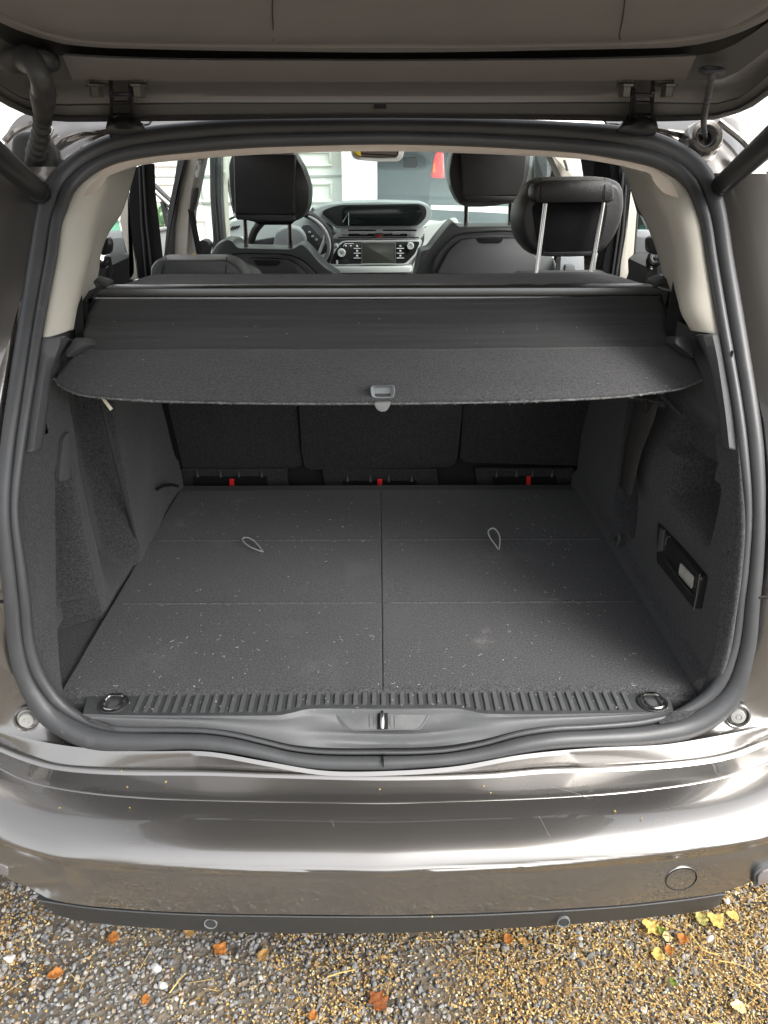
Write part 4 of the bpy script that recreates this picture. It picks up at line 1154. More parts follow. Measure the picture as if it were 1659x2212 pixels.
for sx in (-1, 1):
    bm = nb()
    for dx, hgt in ((18, 22), (27, 26), (14, 18)):
        a, b = onsill(826 + sx*dx, 1557 - hgt/2, .0022), onsill(826 + sx*dx, 1557 + hgt/2, .0022)
        tube(bm, [a, b], .0004, 5)
    obj('plate_mark', bm, M['sill'], sill)
# folding tie-down eyes
for px, py in ((246, 1520), (1410, 1517)):
    c = PZ(px, py, ZS + .002); s = 1 if px < 800 else -1
    td = empty('tie_down', c, sill)
    bm = nb(); rows = []
    for r, h in ((.0001, -.006), (.017, -.006), (.021, -.0005), (.0235, .0016), (.025, .0002)):
        rows.append([c + V(r*1.05*math.cos(2*math.pi*k/28), r*1.0*math.sin(2*math.pi*k/28), h) for k in range(28)])
    bmesh.ops.transform
    grid(bm, rows, close_u=True); obj('dish', bm, M['plasticdk'], td)
    bm = nb(); D = rounded([c + V(-.015, .016, .004), c + V(.015, .016, .004), c + V(.017, -.006, .004), c + V(.008, -.019, .0035), c + V(-.008, -.019, .0035), c + V(-.017, -.006, .004)], .008)
    tube(bm, D, .0025, 8, closed=True); obj('ring', bm, M['steel'], td)
    bm = nb(); box(bm, c + V(0, .016, .0045), (.021, .007, .006), bevel=.0015); obj('hinge_clip', bm, M['steel'], td)
    bm = nb(); box(bm, c + V(-.001, -.001, -.003), (.018, .016, .005), bevel=.001); obj('centre_pad', bm, M['plastic'], td)

# ---- the floor of six carpeted boards
floor = empty('boot_floor', (0, 1.45, .63), car)
xs = [(-.553, .0057), (.0067, .553)]
ys = [(1.020, 1.3032), (1.3037, 1.5815), (1.582, 1.881)]
for (x0, x1) in xs:
    for k, (y0, y1) in enumerate(ys):
        bm = nb()
        nx, ny = 14, 10; rows = []
        rz = lambda d, r: -(r - math.sqrt(max(0, r*r - max(0, r - d)**2)))
        pts_y = sorted(set([y0, y0+.002, y0+.005, y0+.010, y0+.018] + list(np.linspace(y0+.03, y1-.012, 8)) + [y1-.005, y1-.002, y1]))
        pts_x = sorted(set([x0, x0+.001, x0+.003, x0+.006, x0+.012] + list(np.linspace(x0+.03, x1-.03, 10)) + [x1-.012, x1-.006, x1-.003, x1-.001, x1]))
        for y in pts_y:
            row = []
            for x in pts_x:
                rf = .017 if k == 0 else .0014
                z = .640 + min(rz(y - y0, rf), rz(y1 - y, .0014), rz(x - x0, .0018), rz(x1 - x, .0018)) + .0012 * mnoise.noise(V(x*7, y*7, 1))
                row.append(V(x, y, z))
            rows.append(row)
        grid(bm, rows)
        # skirt
        for ring_ in (rows[0], rows[-1], [r[0] for r in rows], [r[-1] for r in rows]):
            grid(bm, [ring_, [p + V(0, 0, -.018) for p in ring_]])
        bmesh.ops.remove_doubles(bm, verts=bm.verts, dist=1e-6)
        obj('floor_board', bm, M['carpet'], floor, sharp=70)
LIT_NAP = mat('lit_nap', (.088, .088, .09), .95, spec=.1, var=(200, .5))  # paler tone paints in the light caught by the fuzzy seam edges
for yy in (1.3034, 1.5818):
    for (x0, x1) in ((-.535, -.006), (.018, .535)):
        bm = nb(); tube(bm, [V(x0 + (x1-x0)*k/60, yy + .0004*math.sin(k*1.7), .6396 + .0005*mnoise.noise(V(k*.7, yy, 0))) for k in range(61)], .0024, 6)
        obj('lit_seam_nap', bm, LIT_NAP, floor)
bm = nb(); box(bm, (0, 1.475, .612), (1.36, .93, .03)); obj('floor_pan', bm, M['carpetside'], floor)
for pts, up in (([PZ(569,1192,.642), PZ(556,1188,.646), PZ(540,1181,.650), PZ(527,1171,.653), PZ(524,1163,.655), PZ(533,1161,.656), PZ(546,1166,.653), PZ(558,1178,.648), PZ(568,1191,.642)], 0),
                ([PY(1077,1188,1.533), PY(1069,1176,1.536), PY(1059,1162,1.54), PY(1054.5,1150,1.545), PY(1058,1143,1.548), PY(1065,1141,1.548), PY(1073,1146,1.545), PY(1079,1158,1.54), PY(1080,1172,1.536), PY(1078,1187,1.533)], 1)):
    bm = nb(); q = spline(pts, 110); tube(bm, q, [.0019 + .0005*math.sin(i*1.1) for i in range(110)], 8); obj('pull_loop', bm, M['cord'], floor)
# grip holes' collars where the cords come up
# ---- side carpets
def trim_root(s): return empty('side_trim', (s*.56, 1.4, .9), car)
trimL, trimR = trim_root(-1), trim_root(1)
# rear flank, left
inL = [PX(*p, -.56) for p in ((112,968),(118,1030),(119,1106),(120,1200),(121,1306),(126,1400),(131,1462))] + [PZ(138,1496,.636), PZ(158,1520,.634), PZ(176,1541,.632), PZ(200,1553,.628), PZ(232,1566,.620)]
iiL = [LOOP[i][1] for i in range(15, 28)]
oL = [SS(55, 942, .022)] + [SS(*p, .012) for p in iiL]; inL = [PX(106, 935, -.56)] + inL
a, b = spline(oL, 90), spline(inL, 90)
def flank(a, b, bulge, name, par, m):
    rows = []
    for k in range(17):
        t = k / 16; row = []
        for j in range(90):
            p = a[j].lerp(b[j], t); row.append(p + V(0, -bulge * math.sin(math.pi * t) * (1 - .5 * j / 89), 0))
        rows.append(row)
    bm = nb(); grid(bm, rows); return obj(name, bm, m, par, sharp=60)
flank(a, b, .012, 'rear_flank', trimL, M['carpetside'])
inR = [PX(*p, .56) for p in ((1546,966),(1556,1030),(1558,1106),(1560,1200),(1556,1300),(1545,1400),(1531,1452))] + [PZ(1514,1488,.636), PZ(1500,1510,.634), PZ(1480,1533,.632), PZ(1455,1543,.628), PZ(1418,1549,.620)]
iiR = [LOOP[i][1] for i in range(54, 42, -1)]
oR = [SS(1593, 938, .022)] + [SS(*p, .012) for p in iiR]; inR = [PX(1548, 930, .56)] + inR
a, b = spline(oR, 90), spline(inR, 90)
flank(a, b, .030, 'rear_flank', trimR, M['carpetside'])
# side walls, pushed in and out
def ss(a, b, v):
    t = max(0, min(1, (v - a) / (b - a))); return t*t*(3 - 2*t)
def y_edge(z): return interp(z, [(.60, 1.015), (.66, 1.03), (.80, 1.085), (.93, 1.134), (1.02, 1.19), (1.25, 1.33)])
def wallL(Y, z):
    x = -.562
    e = y_edge(z)
    # pocket behind the edge with its lit end face
    x -= .075 * ss(e, e + .006, Y) * (1 - ss(1.238 + .02*(z < .684), 1.262, Y)) * (1 - ss(.86, 1.0, z))
    x -= .055 * ss(1.28, 1.42, Y) * (1 - ss(1.455, 1.468, Y)) * (1 - .5*ss(1.05, 1.2, z)) * ss(.64, .70, z)
    x += .016 * ss(1.466, 1.474, Y) - .012 * ss(1.50, 1.85, Y)
    x += .010 * mnoise.noise(V(Y*6, z*6, 0)) * ss(1.2, 1.3, Y)
    x -= .05 * ss(.95, 1.2, z) * ss(1.2, 1.0, 1.2) * 0
    return x
def wallR(Y, z):
    e = y_edge(z)
    x = .562
    x += .012 * ss(.655, .672, .66 + (.668 - z)) * 0
    x -= .035 * math.exp(-((Y - 1.36) / .13) ** 2 - ((z - .93) / .10) ** 2)
    x += .09 * ss(1.10, 1.115, Y) * (1 - ss(1.245, 1.26, Y)) * ss(.895, .93, z + (1.25 - Y)*.15) * (1 - ss(.985, .992, z))
    x += .040 * ss(1.13, 1.17, Y) * (1 - ss(1.27, 1.33, Y)) * ss(.988, .992, z) * (1 - ss(1.03, 1.09, z))
    x -= .012 * (1 - ss(.668, .676, z))
    x += .05 * ss(1.43, 1.46, Y) * (1 - ss(1.56, 1.60, Y)) * ss(.70, .74, z)
    return x
EDGE = {-1: sorted((p.z, p.y + .002) for p in spline(inL, 60)), 1: sorted((p.z, p.y + .002) for p in spline(inR, 60))}
for s, fn, par in ((-1, wallL, trimL), (1, wallR, trimR)):
    rows = []
    zs = sorted(set(list(np.linspace(.615, 1.20, 74))))
    for z in zs:
        e = interp(z, EDGE[s]); row = []
        for k in range(190):
            Y = e + (1.93 - e) * k / 189
            row.append(V(fn(Y, z), Y, z))
        rows.append(row)
    bm = nb(); grid(bm, rows); obj('side_wall', bm, M['carpetside'], par, sharp=60)
    bm = nb(); grid(bm, [[V(s*.67, 1.12 + (z - .55)*.45, z), V(s*.70, 2.2, z)] for z in (.55, 1.22)]); obj('outer_panel', bm, M['blackmatte'], par)
# thin plastic edge strips on the left wall
bm = nb(); pts = [PX(212, 858, -.535), PX(224, 905, -.54), PX(243, 985, -.543), PX(262, 1060, -.546), PX(284, 1140, -.548), PX(299, 1200, -.550)]
q = spline(pts, 40); loft(bm, [[p + V(.0, 0, 0) for p in q], [p + V(.004, .004, 0) for p in q], [p + V(.0, .012, 0) for p in q]], 40); obj('panel_edge', bm, M['plasticdk'], trimL, solid=.002)
bm = nb(); sl = [PX(*p, -.553) for p in ((138,945),(152,930),(151,1034),(146,1037),(128,1041))]
slab(bm, rounded(sl, .01), (-.02, .01, 0), .002); obj('edge_moulding', bm, M['plastic'], trimL)
bm = nb(); tube(bm, spline([PX(339, 1057, -.545), PX(352, 1050, -.54), PX(370, 1047, -.535), PX(384, 1050, -.53)], 20), .004, 8); obj('finger_slot', bm, M['blackmatte'], trimL)
# right: lamp and socket panel
lp = empty('lamp_panel', (.56, 1.23, .77), trimR)
bm = nb(); slab(bm, rounded([PX(*p, .549) for p in ((1420,1127),(1514,1246),(1500,1318),(1417,1213))], .008), (.016, 0, 0), .002); o = obj('panel_plate', bm, M['pianoblack'], trimR)
def sub(name, bm, m): return obj(name, bm, m, o)
bm = nb(); slab(bm, rounded([PX(*p, .547) for p in ((1471,1217),(1498,1246),(1494,1271),(1467,1239))], .004), (.006, 0, 0), .0015); sub('lamp', bm, M['lens'])
ringp = rounded([PX(*p, .5465) for p in ((1471,1217),(1498,1246),(1494,1271),(1467,1239))], .004)
bm = nb(); tube(bm, ringp, .0014, 6, closed=True); sub('lamp_frame', bm, M['cap'])
bm = nb(); slab(bm, rounded([PX(*p, .546) for p in ((1425,1140),(1433,1146),(1428,1190),(1418,1192))], .003), (.006, 0, 0), .001); sub('socket_flap', bm, M['plastic'])
bm = nb(); tube(bm, [PX(1437, 1177, .547), PX(1440, 1163, .546), PX(1448, 1158, .547)], .0014, 6); sub('socket_catch', bm, M['plastic'])
bm = nb(); tube(bm, [PX(1512, 1240, .547), PX(1504, 1290, .5465), PX(1498, 1318, .547)], .0012, 6); sub('polished_edge', bm, M['alu'])
bm = nb(); tube(bm, [PX(1437, 1208, .5465), PX(1470, 1255, .5465), PX(1495, 1285, .5465)], .0014, 6); sub('lower_lip', bm, M['plasticdk'])
bpy.data.objects.remove(lp)
# right: third row belt hanging down the wall
bm = nb()
wl_ = [(1369,868),(1366,890),(1358,925),(1351,960),(1345,1000),(1338,1050)]; wr_ = [(1421,872),(1413,905),(1400,940),(1386,975),(1375,1020),(1362,1075)]
n_ = 30
a = spline([PX(*p, .512) for p in wl_], n_); b = spline([PX(*p, .500) for p in wr_], n_)
grid(bm, [a, [p.lerp(q, .5) + V(-.002, 0, 0) for p, q in zip(a, b)], b]); belt = obj('belt_strap', bm, M['webbing'], trimR, solid=.0014)
bm = nb(); T = Matrix.Translation(PX(1397, 877, .497)) @ Matrix.Rotation(-math.pi/2, 4, 'Y'); lathe(bm, [(.0105, -.001), (.0105, .0016), (.0095, .0024), (.0001, .0026)], T); obj('stop_button', bm, M['webbing'], belt)
rr_ = [T @ V(.0108*math.cos(2*math.pi*k/26), .0108*math.sin(2*math.pi*k/26), .0016) for k in range(26)]
bm = nb(); tube(bm, rr_, .0010, 6, closed=True); obj('button_rim', bm, M['blackmatte'], belt)
bm = nb(); tube(bm, [PX(1364, 864, .515), PX(1395, 868, .51), PX(1428, 876, .51), PX(1437, 874, .515)], .0055, 8); obj('belt_guide', bm, M['plasticdk'], trimR)
bm = nb(); tube(bm, [PX(1432, 858, .52), PX(1452, 878, .525), PX(1474, 899, .53)], .0055, 8); obj('stay_rod', bm, M['plasticdk'], trimR)
bm = nb(); tube(bm, spline([PX(1326, 1166, .545), PX(1336, 1154, .54), PX(1338, 1163, .54), PX(1334, 1181, .545)], 16), .0035, 8); obj('hook', bm, M['plastic'], trimR)
# left: coat hook pin with pale tip showing below the cover
bm = nb(); tube(bm, [PY(219, 855, 1.25), PY(228, 868, 1.247), PY(241, 885, 1.245)], [.0028, .003, .0034], 8); obj('coat_hook', bm, mat('cream_plastic', (.75, .70, .55), .4), trimL)

# ---- lower grey pillar covers, left and right
def rowsurf(name, rows, m, par, n=40, sub=4, sharp=50, solid=.004):
    bm = nb(); loft(bm, rows, n, sub=sub); return obj(name, bm, m, par, sharp=sharp, solid=solid)
def SSo(pts, off): return [SS(x, y, off) for x, y in pts]
I_ = [(86,730),(76,800),(64,880),(49,979)]; A1 = [(112,730),(96,800),(81,880),(68,976)]; A2 = [(135,726),(106,800),(95,880),(81,972)]; A3 = [(158,735),(114,800),(104,880),(92,968)]; A4 = [(182,742),(124,812),(114,885),(100,966)]
rowsurf('pillar_cover', [SSo(I_, .012), SSo(A1, .010), SSo(A2, .018), SSo(A3, .16), SSo(A4, .28)], M['plastic'], trimL)
I_ = [(1558,725),(1571,780),(1587,878),(1599,974)]; A1 = [(1545,723),(1556,785),(1572,880),(1584,972)]; A2 = [(1522,722),(1541,790),(1557,880),(1569,968)]; A3 = [(1498,726),(1532,800),(1546,882),(1556,966)]; A4 = [(1470,735),(1520,812),(1534,886),(1545,964)]
rowsurf('pillar_cover', [SSo(I_, .012), SSo(A1, .010), SSo(A2, .018), SSo(A3, .16), SSo(A4, .28)], M['plastic'], trimR)
# ledges that carry the cover's ends
for side, par in ((0, trimL), (1, trimR)):
    pl = [(152,742),(160,728),(178,731),(184,740),(183,746),(165,757),(148,768),(142,772),(139,760)] if side == 0 else [(1459,728),(1474,724),(1488,727),(1498,738),(1503,752),(1502,775),(1496,770),(1483,760),(1458,742)]
    bm = nb(); slab(bm, rounded([SS(x, y, .085) for x, y in pl], .006), (0, .05, -.012), .004); obj('cover_ledge', bm, M['plasticdk'] if side else M['plastic'], par)
# ---- upper pillar trims in beige
pil = []
I_ = [(203,369),(170,395),(150,421),(138,455),(128,482),(118,556),(108,610),(98,660),(86,730)]
A0 = [(222,372),(198,392),(183,416),(166,452),(154,500),(146,556),(138,610),(128,665),(113,727)]
A = [(239,377),(230,390),(220,415),(205,450),(192,500),(184,556),(173,605),(161,662),(152,712)]
Bm = [(266,368),(258,384),(248,414),(233,458),(213,505),(197,556),(184,605),(163,664),(153,713)]
B = [(293,357),(284,390),(272,430),(258,465),(233,503),(216,550),(208,600),(165,668),(154,714)]
po = empty('pillar_trim', (-.55, 1.2, 1.35), car)
bm = nb(); loft(bm, [SSo(I_, .014), SSo(A0, .02), SSo(A, .055), SSo(Bm, .17), SSo(B, .30)], 60, sub=5); obj('pillar_moulding', bm, M['beige'], po, sharp=60, solid=.004)
I_ = [(1445,367),(1490,409),(1506,446),(1519,483),(1531,558),(1541,610),(1550,665),(1558,725)]
A0 = [(1424,370),(1458,400),(1472,440),(1484,480),(1500,550),(1512,605),(1522,660),(1540,722)]
A = [(1402,376),(1415,399),(1428,436),(1446,476),(1462,532),(1470,580),(1477,668),(1500,714)]
Bm = [(1372,366),(1385,392),(1402,440),(1420,480),(1440,535),(1453,590),(1475,670),(1495,712)]
B = [(1343,357),(1354,378),(1376,440),(1397,481),(1420,540),(1436,598),(1472,672),(1493,713)]
po2 = empty('pillar_trim', (.55, 1.2, 1.35), car)
bm = nb(); loft(bm, [SSo(I_, .014), SSo(A0, .02), SSo(A, .055), SSo(Bm, .17), SSo(B, .30)], 60, sub=5); obj('pillar_moulding', bm, M['beige'], po2, sharp=60, solid=.004)
# ---- headliner edge and roof lining
hl = empty('headliner', (0, 2.2, 1.55), car)
It = [(150,421),(158,408),(170,395),(186,381),(203,369),(248,349),(318,335),(415,325),(500,318),(600,313),(830,308),(975,311),(1095,316),(1230,324),(1290,330),(1330,336),(1369,342),(1412,352),(1445,367),(1472,387),(1490,409),(1499,432)]
Lt = [(185,420),(200,418),(214,410),(224,396),(237,378),(293,358),(381,345),(439,340),(506,335),(622,330),(830,326),(975,328),(1095,332),(1215,338),(1280,345),(1343,357),(1375,366),(1402,375),(1415,398),(1428,414),(1446,420),(1462,420)]
a = spline(SSo(It, .014), 140); b = spline(SSo(Lt, .022), 140)
rows = [a, [p.lerp(q, .33) + V(0, -.002, -.006) for p, q in zip(a, b)], [p.lerp(q, .72) + V(0, -.004, -.005) for p, q in zip(a, b)], b, [p + V(0, .02, .012) for p in b], [p + V(0, .10, .03) for p in b]]
bm = nb(); cols = [spline([r[j] for r in rows], 21) for j in range(140)]; grid(bm, [[cols[j][i] for j in range(140)] for i in range(21)])
obj('headliner_edge', bm, M['header'], hl, sharp=60)
bm = nb()
eb = [p + V(0, .10, .03) for p in b][22:118]
loft(bm, [eb, [V(p.x*1.04, p.y + .5, max(p.z, 1.52)) for p in eb], [V(p.x*1.1, 2.62, 1.54) for p in eb]], 60, sub=4); obj('roof_lining', bm, M['header'], hl)

# ================================================================ the roller load cover, a thing that lifts out
cov = empty('load_cover', (0, 1.45, 1.22))
tag(cov, 'dark grey retractable luggage cover stretched across the boot opening', 'load cover')
CYY = 1.50
# aluminium cassette
bm = nb()
pa, pb = PY(207, 632, CYY), PY(1424, 629.5, CYY)
prof = [(-.004, .012), (-.010, .0085), (-.012, .001), (-.0105, -.0055), (-.004, -.0085), (.02, -.010), (.026, .0), (.022, .012)]
rows = [[p + V(0, dy, dz + .000) for dy, dz in prof] for p in (pa, pa.lerp(pb, .25), pa.lerp(pb, .5), pa.lerp(pb, .75), pb)]
vv = grid(bm, rows, close_u=True); bm.faces.new(vv[0]); bm.faces.new(vv[-1]); obj('cassette', bm, M['alu'], cov)
bm = nb(); q = [p + V(0, -.0075, -.0098) for p in (pa, pb)]; tube(bm, q, .0016, 6); obj('cassette_lip', bm, M['satin'], cov)
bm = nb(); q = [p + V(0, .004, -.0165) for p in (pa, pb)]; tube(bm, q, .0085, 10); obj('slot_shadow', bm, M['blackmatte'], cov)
# end caps
for side in (0, 1):
    ec = empty('end_cap', PY(195 if side == 0 else 1440, 630, CYY), cov)
    pl = [(174,607),(196,604),(222,612),(228,620),(209,628),(207,645),(190,666),(178,680),(174,650)] if side == 0 else [(1412,617),(1425,606),(1445,600),(1456,602),(1454,650),(1437,672),(1432,650),(1428,636),(1424,628)]
    bm = nb(); slab(bm, rounded([PY(x, y, CYY - .012) for x, y in pl], .008), (0, .06, 0), .006); obj('cap_body', bm, M['plasticdk'], ec)
    pl = [(176,622),(200,610),(206,622),(186,631)] if side == 0 else [(1420,619),(1452,626),(1448,631),(1432,627)]
    bm = nb(); slab(bm, rounded([PY(x, y, CYY - .016) for x, y in pl], .004), (0, .01, 0), .002); obj('cap_lever', bm, M['dashmid'], ec)
# flap running forward to the seatbacks
bm = nb()
r0 = [V(p.x, p.y + .015, p.z + .010) for p in spline([pa, pb], 60)]
fr_ = [(228,622),(276,613),(318,598),(350,593.5),(500,593),(830,592.5),(1150,591.5),(1278,588.5),(1312,592),(1394,616),(1412,621)]
r1 = spline([PY(x, y, CYY + .02 + .15 * min(1, max(0, (627 - y) / 33))) for x, y in fr_], 60)
rows = [[a.lerp(b, t) + V(0, 0, -.006 * math.sin(math.pi * t)) for a, b in zip(r0, r1)] for t in [k/8 for k in range(9)]]
grid(bm, rows); obj('front_flap', bm, M['cover'], cov, solid=.003)
# drawn sheet
top = [(209,646),(330,646),(500,647),(830,647),(1150,644),(1330,640),(1424,641)]
sheetL = [(209,646),(190,675),(181,703),(180,725),(184,742)]; sheetR = [(1424,641),(1438,675),(1440,690),(1437,708),(1452,746)]
seam = [(184,742),(192,757),(300,757),(500,756),(830,757),(1150,755),(1350,752),(1445,750),(1452,746)]
def Ysheet(py): return 1.488 + (1.322 - 1.488) * max(0, min(1, (py - 645) / (757 - 645)))
N = 90
t_ = spline([PY(x, y, Ysheet(y)) for x, y in top], N); s_ = spline([PY(x, y, Ysheet(y)) for x, y in seam], N)
Lc = spline([PY(x, y, Ysheet(y)) for x, y in sheetL], 31); Rc = spline([PY(x, y, Ysheet(y)) for x, y in sheetR], 31)
rows = []
for k in range(31):
    t = k / 30; row = []
    for j in range(N):
        u = j / (N - 1)
        p = t_[j].lerp(s_[j], t)
        p = p + (Lc[k] - t_[0].lerp(s_[0], t)) * (1 - u) ** 6 + (Rc[k] - t_[-1].lerp(s_[-1], t)) * u ** 6
        w = .0016 * mnoise.noise(V(u * 5, t * 22, 2)) + .004 * mnoise.noise(V(u * 3, t * 3, 7)) * math.sin(math.pi * t)
        row.append(p + V(0, -w, w - .005 * math.sin(math.pi * t)))
    rows.append(row)
bm = nb(); grid(bm, rows); obj('roller_sheet', bm, M['cover'], cov, solid=.0025)
# stiff felt board
FRONT = [(118,819),(132,835),(160,849),(200,858),(300,865),(415,869.5),(560,872),(830,872.5),(1050,870),(1244,863.5),(1344,857.5),(1419,848),(1469,840),(1506,826),(1526,813)]
BL = [(184,742),(172,757),(160,770),(141,794),(118,819)]; BR = [(1452,746),(1470,755),(1485,767),(1505,792),(1526,813)]
def Yb(py): return 1.322 + (1.185 - 1.322) * (py - 757) / (872 - 757)
s2_ = spline([PY(x, y, Yb(y)) + V(0, -.0005, .0012) for x, y in seam], N); f_ = spline([PY(x, y, Yb(y)) for x, y in FRONT], N)
Lc = spline([PY(x, y, Yb(y)) for x, y in BL], 25); Rc = spline([PY(x, y, Yb(y)) for x, y in BR], 25)
rows = []
for k in range(25):
    t = k / 24; row = []
    for j in range(N):
        u = j / (N - 1); p = s2_[j].lerp(f_[j], t)
        p = p + (Lc[k] - s2_[0].lerp(f_[0], t)) * (1 - u) ** 8 + (Rc[k] - s2_[-1].lerp(f_[-1], t)) * u ** 8
        row.append(p + V(0, 0, .003 * math.sin(math.pi * t) + .0012 * mnoise.noise(V(u*9, t*3, 5))))
    rows.append(row)
bm = nb(); grid(bm, rows); obj('stiff_board', bm, M['board'], cov, solid=.005)
M['fray2'] = mat('worn_rim', (.145, .145, .145), .95, spec=.1, var=(160, .7))
# frayed front edge: hundreds of short fibres, one part
bm = nb(); rr = random.Random(3)
fe = spline([PY(x, y, Yb(y)) for x, y in FRONT], 900)
for i in range(0, 900, 4):
    if rr.random() > .35 + .65 * abs(mnoise.noise(V(i*.03, 0, 0)) * 1.6): continue
    for q in range(2):
        p = fe[i] + V(rr.gauss(0, .001), rr.gauss(-.0035, .0008), rr.gauss(.0012, .0016))
        d = V(rr.gauss(0, .9), rr.gauss(-.15, .2), rr.gauss(.02, .16)).normalized() * rr.uniform(.0015, .004); w = V(0, .2, 1).normalized() * rr.uniform(.0003, .0006)
        e = p + d * .5 + V(0, -.0006, rr.gauss(0, .0008))
        a0, a1, b0, b1, c0 = (bm.verts.new(v) for v in (p - w, p + w, e - w, e + w, p + d))
        bm.faces.new((a0, a1, b1, b0)); bm.faces.new((b0, b1, c0))
o = obj('frayed_edge', bm, M['fray'], cov, fix=False); o['kind'] = 'stuff'
bm = nb(); q = fe[::3]; tube(bm, [p + V(0, -.0022, .0012 + .0005*mnoise.noise(V(i*.4, 0, 3))) for i, p in enumerate(q)], [.0016 + .0008*mnoise.noise(V(i*.23, 1, 0)) for i in range(len(q))], 6)
obj('worn_rim', bm, M['fray2'], cov)
# pull handle
hd = empty('pull_handle', PY(826, 848, 1.2), cov)
bm = nb()
c0 = [PY(x, y, Yb(850) - .016) for x, y in ((800,833.5),(853,833),(854,848),(850,859),(842,862),(811,862),(803,859),(800,848))]
outer = rounded(c0, .008); cen = sum(outer, V(0,0,0)) / len(outer)
inner = [cen + (p - cen) * .80 + V(0, 0, .002) for p in outer]; deep = [cen + (p - cen) * .66 + V(0, .008, -.001) for p in outer]
back = [p + V(0, .012, -.002) for p in outer]
vv = grid(bm, [back, outer, [cen + (p - cen) * .94 + V(0, -.003, .002) for p in outer], inner, deep], close_u=True); bm.faces.new(vv[-1])
obj('grip', bm, M['handle'], hd)
bm = nb(); slab(bm, rounded([PY(x, y, 1.172) for x, y in ((806,870),(846,869),(839,883),(834,889),(822,890),(814,885))], .006), (0, .008, 0), .0015); obj('tongue', bm, M['tab'], hd)
for side in (0, 1):
    pl = [(158,768),(174,751),(189,753),(178,768),(170,770)] if side == 0 else [(1453,751),(1466,746),(1485,761),(1485,764),(1473,764),(1466,763)]
    bm = nb(); slab(bm, rounded([PY(x, y, Yb(y) - .006) for x, y in pl], .003), (0, .004, -.006), .0012); obj('side_lug', bm, M['plasticdk'], cov)
    a = (157.5, 768.5) if side == 0 else (1472, 764.5); b = (174, 769) if side == 0 else (1485, 763)
    bm = nb(); tube(bm, [PY(*a, Yb(768) - .008), PY(*b, Yb(768) - .008)], .0012, 6); obj('lug_edge', bm, M['cap'], cov)
# lint: pale crumbs and fibres
def lint_mesh(name, n, placer, label, lo=.002, hi=.011, curved=.5):
    bm = nb(); rr = random.Random(n)
    for i in range(n):
        p = placer(rr)
        if p is None: continue
        L_ = lo + (hi - lo) * rr.random() ** 2.5; a = rr.uniform(0, 6.28); k = rr.gauss(0, curved) ; w = rr.uniform(.0002, .00045)
        if rr.random() < .25: L_ = rr.uniform(.001, .0024); w = rr.uniform(.0005, .0009)
        prev = None; q = p.copy()
        for s in range(4):
            dirv = V(math.cos(a), math.sin(a), 0); sd = V(-math.sin(a), math.cos(a), 0) * w
            cur = (bm.verts.new(q - sd), bm.verts.new(q + sd), bm.verts.new(q + V(0, 0, w*1.6)))
            if prev:
                for u, v in ((0, 2), (2, 1)): bm.faces.new((prev[u], prev[v], cur[v], cur[u]))
            prev = cur; q = q + dirv * (L_ / 3) + V(0, 0, rr.gauss(0, .0003)); a += k
    o = obj(name, bm, M['lint'], None, fix=False); tag(o, label, 'lint', None, 'stuff'); return o
def pf(rr):
    x, y = rr.uniform(-.54, .54), 1.03 + .84 * rr.random() ** 1.25
    if mnoise.noise(V(x*4, y*4, 8)) + rr.uniform(-.35, .35) < 0: return None
    return V(x, y, .6415)
lint_mesh('lint', 640, pf, 'white fibres and crumbs scattered over the boot floor carpet')
def pcv(rr):
    px, py = rr.uniform(200, 1440), rr.uniform(690, 862)
    return PY(px, py, Ysheet(py) if py < 757 else Yb(py)) + V(0, -.003, .0045)
lint_mesh('cover_lint', 46, pcv, 'few white specks clinging to the load cover', hi=.006)
def psl(rr):
    px = rr.uniform(190, 1450); p = PZ(px, rr.uniform(1502, 1540), ZS); return p + V(0, 0, .0034)
lint_mesh('sill_dust', 60, psl, 'pale dust specks along the ribbed loading sill', hi=.004)

